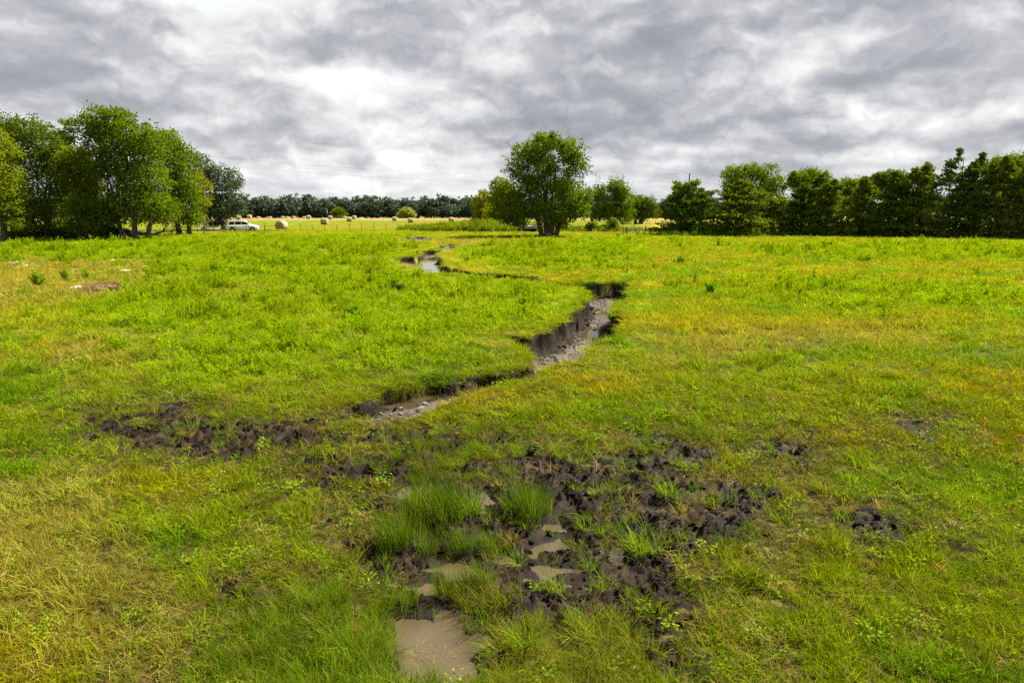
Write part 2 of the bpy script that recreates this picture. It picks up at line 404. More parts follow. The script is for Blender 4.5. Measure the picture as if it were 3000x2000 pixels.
M = {}
M['bark'] = simple('bark', (0.085, 0.068, 0.055), 0.9, var=0.5, nscale=9, bump=0.8)
M['bark_grey'] = simple('grey_dead_wood', (0.26, 0.235, 0.21), 0.9, var=0.35, nscale=12, bump=0.5)
M['log'] = simple('fallen_wood', (0.07, 0.058, 0.055), 0.95, var=0.4, nscale=8, bump=0.6)
M['post'] = simple('weathered_post', (0.10, 0.08, 0.065), 0.9, var=0.4, nscale=14, bump=0.4)
M['pipe'] = simple('rusty_pipe', (0.055, 0.035, 0.028), 0.7, var=0.4, nscale=18)
M['gate_metal'] = simple('grey_gate_metal', (0.12, 0.12, 0.13), 0.6, metal=0.3, var=0.3)
M['wire'] = simple('dull_wire', (0.10, 0.10, 0.11), 0.6, var=0.1)
M['concrete'] = simple('old_concrete', (0.40, 0.34, 0.31), 0.9, var=0.25, nscale=3, bump=0.3)
M['paint'] = simple('white_car_paint', (1.10, 1.10, 1.10), 0.22, var=0.02)
M['glass'] = simple('dark_car_glass', (0.015, 0.02, 0.025), 0.05, var=0.1)
M['rubber'] = simple('tyre_rubber', (0.02, 0.02, 0.021), 0.8, var=0.2)
M['alloy'] = simple('alloy_rim', (0.45, 0.45, 0.46), 0.3, metal=0.8, var=0.1)
M['blackplastic'] = simple('black_plastic', (0.03, 0.03, 0.032), 0.6, var=0.1)
M['tail'] = simple('red_lens', (0.45, 0.012, 0.012), 0.15, var=0.1)
M['lamp'] = simple('clear_lens', (0.7, 0.7, 0.72), 0.1, var=0.05)
M['chrome'] = simple('bright_trim', (0.6, 0.6, 0.62), 0.2, metal=0.9, var=0.05)
M['alu'] = simple('trailer_metal', (0.55, 0.55, 0.57), 0.4, metal=0.4, var=0.15)
M['plastic'] = simple('torn_white_plastic', (1.0, 1.0, 1.0), 0.4, var=0.1)
M['dirtyplastic'] = simple('dirty_pale_sheet', (0.55, 0.48, 0.42), 0.6, var=0.3)

def hay_mat():
    m, t = new_mat('hay'); L = t.links.new
    p = N(t, 'ShaderNodeBsdfPrincipled', ins={'Roughness': 0.9, 'Specular IOR Level': 0.15}); o = N(t, 'ShaderNodeOutputMaterial'); L(p.outputs[0], o.inputs[0])
    tc = N(t, 'ShaderNodeTexCoord'); mp = N(t, 'ShaderNodeMapping'); mp.inputs['Scale'].default_value = (1, 6, 6); L(tc.outputs['Object'], mp.inputs[0])
    n = N(t, 'ShaderNodeTexNoise', ins={'Scale': 6, 'Detail': 6, 'Roughness': .7}); L(mp.outputs[0], n.inputs['Vector'])
    r = ramp(t, n.outputs[0], [(0.3, (0.18, 0.135, 0.06)), (0.55, (0.31, 0.24, 0.125)), (0.75, (0.44, 0.36, 0.21))]); L(r.outputs[0], p.inputs['Base Color'])
    b = N(t, 'ShaderNodeBump', ins={'Strength': 0.8, 'Distance': 0.05}); L(n.outputs[0], b.inputs['Height']); L(b.outputs[0], p.inputs['Normal'])
    return m
M['hay'] = hay_mat()

def ground_mat():
    m, t = new_mat('meadow_soil'); L = t.links.new
    p = N(t, 'ShaderNodeBsdfPrincipled'); o = N(t, 'ShaderNodeOutputMaterial'); L(p.outputs[0], o.inputs[0])
    gc = N(t, 'ShaderNodeAttribute', attribute_name='gcol'); wet = N(t, 'ShaderNodeAttribute', attribute_name='wet')
    ge = N(t, 'ShaderNodeNewGeometry')
    def noi(s, d=6, r=.6):
        n = N(t, 'ShaderNodeTexNoise', ins={'Scale': s, 'Detail': d, 'Roughness': r}); L(ge.outputs['Position'], n.inputs['Vector']); return n.outputs[0]
    n1 = noi(0.45); n2 = noi(6.0, 8, .7); n3 = noi(40.0, 4, .7)
    k = math_node(t, 'ADD', math_node(t, 'MULTIPLY', n1, 0.5), math_node(t, 'ADD', math_node(t, 'MULTIPLY', n2, 0.5), math_node(t, 'MULTIPLY', n3, 0.5)))
    kr = ramp(t, k, [(0.55, (0.35, 0.35, 0.38)), (0.75, (1, 1, 1)), (0.95, (1.8, 1.7, 1.4))])
    col = mixc(t, 1.0, gc.outputs['Color'], kr.outputs[0], 'MULTIPLY'); L(col, p.inputs['Base Color'])
    rr = math_node(t, 'SUBTRACT', 0.95, math_node(t, 'MULTIPLY', wet.outputs['Fac'], math_node(t, 'ADD', 0.28, math_node(t, 'MULTIPLY', n2, 0.42)))); L(rr, p.inputs['Roughness'])
    L(math_node(t, 'ADD', 0.03, math_node(t, 'MULTIPLY', wet.outputs['Fac'], math_node(t, 'MULTIPLY', n1, 0.12))), p.inputs['Specular IOR Level'])
    b = N(t, 'ShaderNodeBump', ins={'Strength': 0.9, 'Distance': 0.02})
    L(math_node(t, 'ADD', math_node(t, 'MULTIPLY', n2, 1.5), n3), b.inputs['Height']); L(b.outputs[0], p.inputs['Normal'])
    return m
M['ground'] = ground_mat()
def water_mat(name, col, rough):
    m, t = new_mat(name); L = t.links.new
    p = N(t, 'ShaderNodeBsdfPrincipled', ins={'Roughness': rough, 'IOR': 1.33, 'Specular IOR Level': 1.0}); o = N(t, 'ShaderNodeOutputMaterial'); L(p.outputs[0], o.inputs[0])
    ge = N(t, 'ShaderNodeNewGeometry'); n = N(t, 'ShaderNodeTexNoise', ins={'Scale': 1.6, 'Detail': 4}); L(ge.outputs['Position'], n.inputs['Vector'])
    r = ramp(t, n.outputs[0], [(0.3, tuple(c * .8 for c in col)), (0.7, tuple(c * 1.15 for c in col))]); L(r.outputs[0], p.inputs['Base Color'])
    n2 = N(t, 'ShaderNodeTexNoise', ins={'Scale': 9, 'Detail': 3}); L(ge.outputs['Position'], n2.inputs['Vector'])
    b = N(t, 'ShaderNodeBump', ins={'Strength': 0.12, 'Distance': 0.012}); L(n2.outputs[0], b.inputs['Height']); L(b.outputs[0], p.inputs['Normal'])
    return m
M['puddle'] = water_mat('muddy_water', (0.062, 0.044, 0.020), 0.012)
M['creekwater'] = water_mat('creek_water', (0.05, 0.036, 0.017), 0.03)

# ------------------------------------------------------------------ colour zones of the meadow
ZG = [poly(p) for p in (
    [(330, 720), (700, 695), (1150, 692), (1230, 760), (1200, 795), (1650, 850), (1700, 880), (1640, 930), (1430, 970), (1250, 1060), (900, 1120), (560, 1130), (380, 1010), (260, 900), (420, 830), (500, 760)],
    [(2000, 845), (2300, 828), (3050, 850), (3300, 930), (2700, 915), (2100, 890)], [(1340, 725), (1900, 700), (1720, 790), (1350, 775)], [(-300, 705), (700, 692), (560, 765), (-300, 765)],
    [(2150, 728), (2800, 715), (3200, 760), (2300, 765)], [(2450, 1460), (2850, 1440), (2950, 1560), (2600, 1600)])]
ZD = [poly(p) for p in ([(-300, 775), (450, 762), (480, 805), (420, 850), (260, 885), (-300, 905)], [(-300, 1480), (330, 1400), (480, 1650), (700, 1900), (500, 2050), (150, 1900), (-300, 1750)],
    [(600, 850), (900, 840), (880, 880), (620, 890)], [(150, 1000), (420, 990), (400, 1060), (100, 1080)], [(1300, 690), (1620, 720), (1500, 735), (1250, 720)], [(1950, 970), (2650, 950), (2600, 1010), (1950, 1060)])]
def zone(x, y, Ps, soft=0.10, seed=90):
    d = np.full(x.shape, -6.0); s = np.clip(y, 6, 120)
    for P in Ps: d = np.maximum(d, sdf(x, y, P, 6.0) / s)
    d = d + 0.055 * fbm(x / (s * .10 + .6), y / (s * .14 + .6), seed, 4, .6)
    return sm(-soft * .5, soft * .35, d)
C = lambda *a: np.array(a)
def meadow_tint(x, y, r):
    """the plants' own colour by place: olive grass near the mud, yellow-green beyond, greener weed beds, dry patches"""
    n = fbm(x / 4.5, y / 4.5, 61, 4) ; n2 = fbm(x / 1.3, y / 1.3, 65, 3)
    far = sm(13, 26, y)[:, None]
    base = C(.225, .315, .003) * (1 - far) + C(.330, .385, .010) * far
    gold = C(.33, .305, .005) * (1 - far) + C(.42, .40, .012) * far
    grn = C(.130, .260, .003) * (1 - far) + C(.20, .37, .008) * far
    t = base
    k = sm(0, .75, n + .45 * n2)[:, None]; t = t * (1 - k) + gold * k
    k = sm(.05, .7, -n + .45 * n2)[:, None]; t = t * (1 - k) + grn * k
    k = zone(x, y, ZG)[:, None]; t = t * (1 - .85 * k) + C(.27, .405, .005) * .85 * k
    k = zone(x, y, ZD)[:, None]; t = t * (1 - .5 * k) + C(.40, .31, .06) * .5 * k
    k = sm(-2.0, .1, mud_sd(x, y))[:, None]; t = t * (1 - .55 * k) + C(.105, .165, .003) * .55 * k      # ranker, darker growth on the wet ground
    t = t * (0.60 + 0.75 * r.random((len(x), 1)))
    return t

# ------------------------------------------------------------------ ground: one sheet, fine near the stream, out past the far wood
def build_ground():
    rows = np.concatenate([[-900, -150, -30, -5, 2.5], np.geomspace(4.0, 75, 760), np.geomspace(77, 290, 90), np.geomspace(300, 1400, 40)])
    q = np.linspace(-1, 1, 760); u = 0.62 * q + 0.43 * q ** 3
    u = np.concatenate([[-60, -14, -5, -2.4, -1.5], u, [1.5, 2.4, 5, 14, 60]])
    s = np.where(rows > 0, rows + 1.5, 4 + np.abs(rows) * 0.2)
    X = np.clip(u[None, :] * s[:, None], -1400, 1400); Y = np.repeat(rows[:, None], len(u), 1)
    x = X.ravel(); y = Y.ravel()
    z = height(x, y)
    z = np.where((y < 2.5), 0, z)
    nr, nc = X.shape
    i = np.arange(nr - 1)[:, None] * nc + np.arange(nc - 1)[None, :]
    F = np.stack([i, i + 1, i + nc + 1, i + nc], -1).reshape(-1, 4)
    # colours of the bare ground, thatch and soil
    r = np.random.default_rng(3)
    nf = sm(14, 34, y)[:, None]; lit = np.clip(fbm(x / .11, y / .11, 95, 3, .7), 0, 1)[:, None]; thatch = meadow_tint(x, y, r) * (.05 + .45 * nf) + C(.020, .0135, .006) * (1 - nf) + C(.12, .09, .03) * lit * (1 - nf) + C(.03, .022, .006) * nf
    hay = sm(112, 126, y)[:, None]; n = fbm(x / 14, y / 8, 77, 4)[:, None]
    hc = C(.135, .165, .006) * (1 - sm(0, .5, n)) + C(.195, .165, .010) * sm(0, .5, n)
    tan = sm(195, 236, y + 22 * n[:, 0])[:, None]; hc = hc * (1 - tan) + C(.27, .20, .085) * tan
    right = sm(20, 30, x - (y - 120) * .12)[:, None]; hc = hc * (1 - .6 * right) + C(.28, .22, .04) * .6 * right
    c = thatch * (1 - hay) + hc * hay
    m = mud_mask(x, y)[:, None]; mn = fbm(x / .5, y / .5, 83, 3)[:, None]
    c = c * (1 - m) + (C(.0160, .0094, .0054) * (1 - sm(-.1, .5, mn)) + C(.042, .0265, .0150) * sm(-.1, .5, mn)) * m
    cs = creek_sd(x, y); ins = sm(-.06, .04, cs)[:, None]; fl = sm(.42, .75, cs)[:, None] * sm(12.5, 15, y)[:, None]
    c = c * (1 - ins) + C(.024, .016, .0105) * (1 + .9 * np.clip(fbm(x / .3, y / .3, 99, 3), -.7, 1))[:, None] * ins
    c = c * (1 - fl) + (C(.100, .080, .058) * (1 + .4 * fbm(x / .6, y / .6, 87, 3)[:, None])) * fl
    ps, lev = puddle_sd(x, y); pw = sm(-.22, -.02, ps) * (lev == POND); pk = pw[:, None]
    c = c * (1 - .55 * pk) + C(.016, .012, .009) * .55 * pk
    wet = np.clip(np.maximum(m[:, 0] * .75, np.maximum(pw, ins[:, 0] * .45)), 0, 1)
    me = mesh_np('ground', np.stack([x, y, z], 1), F, [M['ground']], {'gcol': np.clip(c * ALB, .003, .8), 'wet': wet}, smooth=True)
    tag(obj('ground', me), 'meadow ground with mud and a cut stream bed', 'ground', kind='structure')
build_ground()

# water: one flat sheet for each puddle and pool, tucked under the banks around it
for i, (P, z) in enumerate(PUDDLE_W):
    c = P.mean(0); n = len(P); Q = []
    for k in range(n):
        e1 = P[k] - P[k - 1]; e2 = P[(k + 1) % n] - P[k]
        nn = np.array([e1[1], -e1[0]]) / (np.hypot(*e1) + 1e-9) + np.array([e2[1], -e2[0]]) / (np.hypot(*e2) + 1e-9)
        nn /= np.hypot(*nn) + 1e-9; Q.append(P[k] + nn * 0.17 * (1 if np.cross(P[1] - P[0], P[2] - P[1]) else 1))
    area = 0.5 * sum(P[k][0] * P[(k + 1) % n][1] - P[(k + 1) % n][0] * P[k][1] for k in range(n))
    if area < 0: Q = [2 * P[k] - Q[k] for k in range(n)][::-1]
    b = MB(); b.add([(q[0], q[1], z) for q in Q], [tuple(range(n))])
    o = b.build('puddle_water' if z == POND else 'creek_water', M['puddle'] if z == POND else M['creekwater'])
    tag(o, 'muddy brown puddle water lying in the churned mud' if z == POND else 'shallow stream water lying on the creek bed', 'water', 'puddles in the mud' if z == POND else 'pools of the stream', 'structure')

# ------------------------------------------------------------------ plants: source clumps
SRC = {}
def source(kind, mesh):
    c = SRC.get(kind)
    if c is None: c = SRC[kind] = bpy.data.collections.new('source_' + kind)
    o = bpy.data.objects.new('%s_%02d' % (kind, len(c.objects)), mesh); c.objects.link(o)
def blades(r, n, rad, h, hvar, width, lean, curl, spread=1.0, segs=3, flop=0.0):
    """n curved blades rooted in a disc; returns V, F, var"""
    a = r.random(n) * 2 * np.pi; q = np.sqrt(r.random(n)) * rad
    base = np.stack([q * np.cos(a), q * np.sin(a), np.zeros(n)], 1)
    az = a * spread + r.random(n) * 2 * np.pi * (1 - spread) + r.normal(0, .6, n)
    hh = h * (1 - hvar + 2 * hvar * r.random(n)); ln = np.abs(r.normal(lean, lean * .5, n)); cu = curl * (0.4 + r.random(n))
    if flop: fm = r.random(n) < flop; ln = np.where(fm, 1.25, ln)
    w = width * (0.6 + 0.8 * r.random(n))
    side_a = az + np.pi / 2 + r.normal(0, .7, n)
    side = np.stack([np.cos(side_a), np.sin(side_a), np.zeros(n)], 1)
    out = np.stack([np.cos(az), np.sin(az), np.zeros(n)], 1)
    V = []; ang = ln.copy(); p = base.copy(); step = hh / segs
    rows = [p.copy()]
    for s_ in range(segs):
        p = p + (out * np.sin(ang)[:, None] + np.array([0, 0, 1]) * np.cos(ang)[:, None]) * step[:, None]
        rows.append(p.copy()); ang = np.minimum(ang + cu / segs, 2.2)
    prof = np.interp(np.linspace(0, 1, segs + 1), [0, .4, 1], [.75, 1, 0.06])
    V = np.stack([np.stack([rows[k] - side * (w * prof[k] / 2)[:, None], rows[k] + side * (w * prof[k] / 2)[:, None]], 1) for k in range(segs + 1)], 1)  # n,seg+1,2,3
    i0 = (np.arange(n) * (segs + 1) * 2)[:, None]; F = []
    for k in range(segs): F.append(i0 + np.array([[2 * k, 2 * k + 1, 2 * k + 3, 2 * k + 2]]))
    return V.reshape(-1, 3), np.concatenate(F), np.repeat(r.random(n), (segs + 1) * 2)
def leaves(c, d, length, width, r, bend=0.0, up=None):
    """diamond leaves at centres c along d"""
    n = len(c); d = d / (np.linalg.norm(d, axis=1, keepdims=True) + 1e-9)
    t = r.normal(0, 1, (n, 3)) if up is None else np.cross(d, np.repeat(np.array([up]), n, 0)) + r.normal(0, .35, (n, 3))
    s = t - d * (t * d).sum(1, keepdims=True); s /= np.linalg.norm(s, axis=1, keepdims=True) + 1e-9
    length = np.broadcast_to(length, n)[:, None]; width = np.broadcast_to(width, n)[:, None]
    V = np.stack([c - d * length / 2, c + s * width / 2 - d * length * .06, c + d * length / 2, c - s * width / 2 - d * length * .06], 1).reshape(-1, 3)
    F = np.arange(n * 4).reshape(-1, 4)
    return V, F
def merge(parts):
    V = []; F = []; A = []; n = 0
    for v, f, a in parts: V.append(v); F.append(f + n); A.append(a); n += len(v)
    return np.concatenate(V), np.concatenate(F), np.concatenate(A)
M['blade'] = blade_mat('grass_blade', 0.42, 0, 0.92, (0.36, 0.26, 0.045))
M['weedleaf'] = blade_mat('weed_leaf', 0.5, 0, 1.0)
M['broadleaf'] = blade_mat('broad_leaf', 0.42, 0, 1.0)
M['strawmat'] = blade_mat('dry_straw', 0.3, 0, 1.0)
r0 = np.random.default_rng(21)
for k in range(7):      # short meadow grass
    V, F, A = blades(r0, 40, 0.16, 0.15 + .03 * (k % 3), .55, .0085, .48, 1.1, .5, 3, .12)
    source('grass', mesh_np('grass_source', V, F, [M['blade']], {'var': A}))
for k in range(4):      # coarser clump for the distance: fewer, broader blades
    V, F, A = blades(r0, 46, 0.17, 0.19, .45, .013, .35, .8, .5, 2, .05)
    source('fargrass', mesh_np('far_grass_source', V, F, [M['blade']], {'var': A}))
for k in range(6):      # feathery green weed: stems with whorls of thin leaves
    parts = []; ns = 7 + k
    for s_ in range(ns):
        a = r0.random() * 6.28; q = .16 * math.sqrt(r0.random()); h = .42 * (0.55 + .6 * r0.random()); lean = np.array([math.cos(a), math.sin(a), 0]) * .22 * r0.random()
        m = 26; t = np.sort(r0.random(m)) ** .7
        c = np.array([q * math.cos(a), q * math.sin(a), 0]) + (np.array([0, 0, h]) + lean * h)[None] * t[:, None]
        ph = r0.random(m) * 6.28; ll = .11 * (1.15 - .7 * t)
        d = np.stack([np.cos(ph), np.sin(ph), .55 + .6 * r0.random(m)], 1)
        v, f = leaves(c + d / np.linalg.norm(d, axis=1, keepdims=True) * ll[:, None] * .45, d, ll, .02, r0)
        parts.append((v, f, np.repeat(np.clip(.25 + .55 * t + .25 * r0.normal(0, .5, m), 0, .99), 4)))
    V, F, A = merge(parts); source('weed', mesh_np('weed_source', V, F, [M['weedleaf']], {'var': A}))
for k in range(5):      # low broad-leaved herb
    m = 16 + 3 * k; a = r0.random(m) * 6.28; q = .13 * np.sqrt(r0.random(m)); z = .05 + .12 * r0.random(m)
    c = np.stack([q * np.cos(a), q * np.sin(a), z], 1); d = np.stack([np.cos(a + r0.normal(0, .5, m)), np.sin(a + r0.normal(0, .5, m)), r0.normal(.05, .25, m)], 1)
    v, f = leaves(c, d, .034 + .026 * r0.random(m), .02 + .014 * r0.random(m), r0, up=(0, 0, 1))
    V2, F2, A2 = blades(r0, 10, .10, .12, .3, .004, .4, .3, .7, 2)
    V, F, A = merge([(v, f, np.repeat(.3 + .65 * r0.random(m), 4)), (V2, F2, A2 * .4)])
    source('herb', mesh_np('herb_source', V, F, [M['broadleaf']], {'var': A}))
for k in range(4):      # dead straw, mostly flattened
    V, F, A = blades(r0, 30, .2, .26, .5, .0045, 1.15, .5, .1, 3)
    V[:, 2] *= .55
    source('straw', mesh_np('straw_source', V, F, [M['strawmat']], {'var': A}))
for k in range(4):      # tall seeding stems
    V, F, A = blades(r0, 16, .14, .42, .35, .0045, .2, .5, .6, 3)
    source('tallgrass', mesh_np('tall_grass_source', V, F, [M['blade']], {'var': A}))
def clod_mesh(k, mat, amp=.35):
    bm = bmesh.new(); bmesh.ops.create_icosphere(bm, subdivisions=2, radius=1.0)
    for v in bm.verts:
        p = v.co.normalized(); q = np.array([p.x * 1.7 + k * 3.1, p.y * 1.7 + p.z * 2.3])
        f = 1 + amp * float(fbm(q[:1], q[1:], 200 + k, 3, .6)[0]); v.co = Vector((p.x * f * 1.15, p.y * f, p.z * f * .62))
    me = bpy.data.meshes.new('clod_source'); bm.to_mesh(me); bm.free(); me.materials.append(mat); return me
M['clod'] = simple('wet_clod', (0.020, 0.0125, 0.0080), 0.45, var=0.45, nscale=3, bump=0.9, spec=.06)
M['stone'] = simple('pale_gravel', (0.13, 0.11, 0.085), 0.8, var=0.35, nscale=2)
for k in range(5): source('clod', clod_mesh(k, M['clod'], .75))
for k in range(3): source('stone', clod_mesh(9 + k, M['stone'], .4))
M['petal'] = blade_mat('petal', .3, 0, 1.0)
for k in range(2):
    m = 8; a = np.arange(m) / m * 6.28; c = np.stack([.016 * np.cos(a), .016 * np.sin(a), np.full(m, .26)], 1)
    v, f = leaves(c, np.stack([np.cos(a), np.sin(a), np.full(m, -.3)], 1), .03, .014, r0, up=(0, 0, 1))
    source('flower', mesh_np('flower_source', v, f, [M['petal']], {'var': np.repeat(.5 + .3 * r0.random(m), 4)}))

def gn_tree(kind):
    ng = bpy.data.node_groups.new('scatter_' + kind, 'GeometryNodeTree')
    ng.interface.new_socket('Geometry', in_out='INPUT', socket_type='NodeSocketGeometry')
    ng.interface.new_socket('Geometry', in_out='OUTPUT', socket_type='NodeSocketGeometry')
    gi = ng.nodes.new('NodeGroupInput'); go = ng.nodes.new('NodeGroupOutput'); L = ng.links.new
    ip = ng.nodes.new('GeometryNodeInstanceOnPoints'); ci = ng.nodes.new('GeometryNodeCollectionInfo')
    ci.inputs['Collection'].default_value = SRC[kind]; ci.inputs['Separate Children'].default_value = True; ci.inputs['Reset Children'].default_value = True
    def at(name, typ):
        n = ng.nodes.new('GeometryNodeInputNamedAttribute'); n.data_type = typ; n.inputs['Name'].default_value = name; return n.outputs['Attribute']
    L(gi.outputs[0], ip.inputs['Points']); L(ci.outputs[0], ip.inputs['Instance']); ip.inputs['Pick Instance'].default_value = True
    L(at('pick', 'INT'), ip.inputs['Instance Index']); L(at('turn', 'FLOAT_VECTOR'), ip.inputs['Rotation']); L(at('size', 'FLOAT_VECTOR'), ip.inputs['Scale'])
    L(ip.outputs[0], go.inputs[0]); return ng
def scatter(name, kind, pts, tint, sxy, sz, label, cat, tilt=.12, r=rng):
    n = len(pts)
    me = bpy.data.meshes.new(name); me.vertices.add(n); me.vertices.foreach_set('co', np.asarray(pts, np.float32).ravel())
    def av(k, v): a = me.attributes.new(k, 'FLOAT_VECTOR', 'POINT'); a.data.foreach_set('vector', np.asarray(v, np.float32).ravel())
    av('turn', np.stack([r.normal(0, tilt, n), r.normal(0, tilt, n), r.random(n) * 6.283], 1))
    av('size', np.stack([sxy, sxy, sz], 1)); av('tint', tint)
    a = me.attributes.new('pick', 'INT', 'POINT'); a.data.foreach_set('value', r.integers(0, len(SRC[kind].objects), n).astype(np.int32))
    o = obj(name, me); tag(o, label, cat, kind='stuff')
    md = o.modifiers.new('scatter', 'NODES'); md.node_group = gn_tree(kind)
    return o
def spots(dens, y0, y1, umax=1.0, r=rng, cap=400000):
    """random ground spots with dens(y) plants per square metre"""
    ys = np.linspace(y0, y1, 400); w = dens(ys) * 2 * umax * (ys + 1.5); cum = np.concatenate([[0], np.cumsum((w[1:] + w[:-1]) / 2 * np.diff(ys))])
    n = min(int(cum[-1]), cap); y = np.interp(r.random(n) * cum[-1], cum, ys); x = (r.random(n) * 2 - 1) * umax * (y + 1.5)
    return x, y
def cover(x, y):
    """0 where plants cannot root: stream, open water, bare mud"""
    ps, lev = puddle_sd(x, y); cs = creek_sd(x, y)
    return sm(-.55, .40, mud_sd(x, y) + 0.62 * fbm(x / 1.1, y / 1.1, 5, 5, 0.68) + .12), ps, cs

def plant_meadow():
    r = np.random.default_rng(5)
    # short grass
    x, y = spots(lambda q: np.clip(66 * 7 / q, 0, 70), 4.4, 28, r=r)
    m, ps, cs = cover(x, y); pr = (1 - .97 * m ** 1.6) * (ps < -.03) * (cs < .03)
    thin = sm(-.5, .25, fbm(x / .8, y / .8, 131, 4, .65)); worn = 1 - .70 * sm(-2.0, -.1, mud_sd(x, y)); k = r.random(len(x)) < pr * (.14 + .86 * thin) * worn; x, y = x[k], y[k]
    cs = cs[k]; g = fbm(x / .9, y / .9, 133, 4)
    s = np.sqrt(np.clip(y / 7, .8, 9)) * (.75 + .5 * r.random(len(x)))
    h = np.clip(1.0 + 1.1 * g, .3, 2.2) * (.6 + .6 * r.random(len(x))) * (1 - .72 * sm(-1.6, -.5, cs)) * np.interp(y, [5, 9, 20], [.66, .72, 1.0])
    scatter('meadow_grass', 'grass', np.stack([x, y, height(x, y) - .01], 1), meadow_tint(x, y, r), s, np.clip(h, .35, 2), 'short mixed green and olive meadow grass around the mud', 'grass', r=r)
    # low turf under it
    x, y = spots(lambda q: np.clip(130 * 7 / q, 0, 135), 4.4, 17, .95, r=r)
    m, ps, cs = cover(x, y); thin = sm(-.55, .15, fbm(x / .5, y / .5, 137, 4, .65)); k = r.random(len(x)) < (1 - .97 * m ** 1.5) * (ps < -.04) * (cs < .02) * (.12 + .88 * thin) * (1 - .6 * sm(-2.0, -.1, mud_sd(x, y))); x, y = x[k], y[k]; n = len(x)
    tt = meadow_tint(x, y, r); dead = (r.random((n, 1)) < .22); tt = np.where(dead, C(.30, .22, .06) * (.5 + .8 * r.random((n, 1))), tt * .85)
    s = .55 + .5 * r.random(n); scatter('low_turf', 'grass', np.stack([x, y, height(x, y) - .008], 1), tt, s * np.clip(np.sqrt(y / 8), .9, 1.4), .32 + .3 * r.random(n), 'matted low turf close to the soil', 'grass', .3, r)
    # grass further off
    x, y = spots(lambda q: np.clip(330 / q, 2.6, 14), 24, 128, r=r)
    m, ps, cs = cover(x, y); k = (ps < -.05) & (cs < .05) & (r.random(len(x)) > m); x, y, cs = x[k], y[k], cs[k]
    s = np.sqrt(np.clip(y / 7, 1, 20)) * (.8 + .5 * r.random(len(x))); g = fbm(x / 2.5, y / 2.5, 135, 3)
    h = (1.0 + .5 * g) * (.7 + .6 * r.random(len(x))); h = h * (1 - .6 * sm(-2.4, -.6, cs)); h = np.where(y > 112, h * .7, h)
    scatter('far_meadow_grass', 'fargrass', np.stack([x, y, height(x, y) - .01], 1), meadow_tint(x, y, r), s, np.clip(h, .25, 2), 'yellow-green meadow grass stretching to the trees', 'grass', r=r)
    # weeds
    x, y = spots(lambda q: np.clip(150 / q, 1.2, 9), 11, 112, r=r)
    z = zone(x, y, ZG); m, ps, cs = cover(x, y); b = sm(.12, .5, fbm(x / 3.2, y / 3.2, 141, 4, .6))
    near_rim = sm(-2.6, -.8, cs)
    mo = sm(-.25, .35, fbm(x / 3, y / 3, 143, 3)); pr = np.clip(z * (.3 + .65 * mo) + .16 * b, 0, 1) * (1 - m) * (cs < 0) * (ps < -.1) * (1 - .9 * near_rim) * np.where(y < 16, .35, 1); k = r.random(len(x)) < pr; x, y = x[k], y[k]
    n = len(x); s = np.clip(np.sqrt(y / 16), .8, 2.6) * (.7 + .6 * r.random(n)); h = (.55 + .75 * r.random(n) ** 1.5) * np.clip(1 + 1.1 * fbm(x / 3, y / 3, 143, 3), .35, 2.1) * np.interp(y, [10, 17, 24, 70, 85, 112], [.45, .5, .95, 1.35, .9, .6])
    t = C(.268, .405, .005) * (.6 + .6 * r.random((n, 1))) + C(.06, .02, 0) * np.clip(fbm(x / 5, y / 5, 145, 3), 0, 1)[:, None]
    scatter('feathery_weeds', 'weed', np.stack([x, y, height(x, y) - .02], 1), t, s, h, 'bright green feathery weeds growing in beds across the meadow', 'weeds', r=r)
    # low herbs near the viewer
    x, y = spots(lambda q: np.clip(22 * 8 / q, 1.5, 26), 4.4, 30, r=r)
    b = sm(-.15, .45, fbm(x / 1.5, y / 1.5, 151, 3)); m, ps, cs = cover(x, y); k = r.random(len(x)) < (.10 + .5 * b) * (1 - .97 * m) * (ps < -.05) * (cs < .05); x, y = x[k], y[k]; n = len(x)
    t = C(.19, .29, .012) * (.7 + .6 * r.random((n, 1))); s = (.5 + .7 * r.random(n)) * np.clip(np.sqrt(y / 8), .9, 1.7)
    scatter('broadleaf_herbs', 'herb', np.stack([x, y, height(x, y)], 1), t, s, s * (.7 + .6 * r.random(n)), 'low light green broad-leaved herbs among the grass', 'herbs', .2, r)
    # straw
    x, y = spots(lambda q: np.clip(26 * 7 / q, 1.5, 28), 4.4, 60, r=r)
    z = zone(x, y, ZD); b = sm(-.1, .5, fbm(x / 1.2, y / 1.2, 161, 3)); m, ps, cs = cover(x, y)
    k = r.random(len(x)) < (.06 + .32 * z + .16 * b) * (1 - .93 * m) * (ps < -.04) * (cs < .02); x, y = x[k], y[k]; n = len(x)
    t = C(.42, .32, .085) * (.5 + .7 * r.random((n, 1))) * np.where(r.random((n, 1)) < .25, C(1, .78, .5), C(1, 1, 1))
    s = (.7 + .6 * r.random(n)) * np.clip(np.sqrt(y / 7), .9, 2.6)
    scatter('dry_straw', 'straw', np.stack([x, y, height(x, y) + .02], 1), t, s, s * .9, 'tan dead straw lying through the grass', 'straw', .15, r)
    # taller stems
    x, y = spots(lambda q: np.clip(7 * 8 / q, .8, 8), 4.4, 70, r=r)
    b = sm(0, .5, fbm(x / 1.8, y / 1.8, 171, 3)); m, ps, cs = cover(x, y); k = r.random(len(x)) < (.12 + .65 * b) * (1 - .95 * m) * (ps < -.03) * (cs < 0) * (1 - .95 * sm(-2.5, -.8, cs)); x, y = x[k], y[k]; n = len(x)
    t = meadow_tint(x, y, r) * C(1.0, .95, 1.0); s = (.8 + .5 * r.random(n)) * np.clip(np.sqrt(y / 8), .9, 2.4)
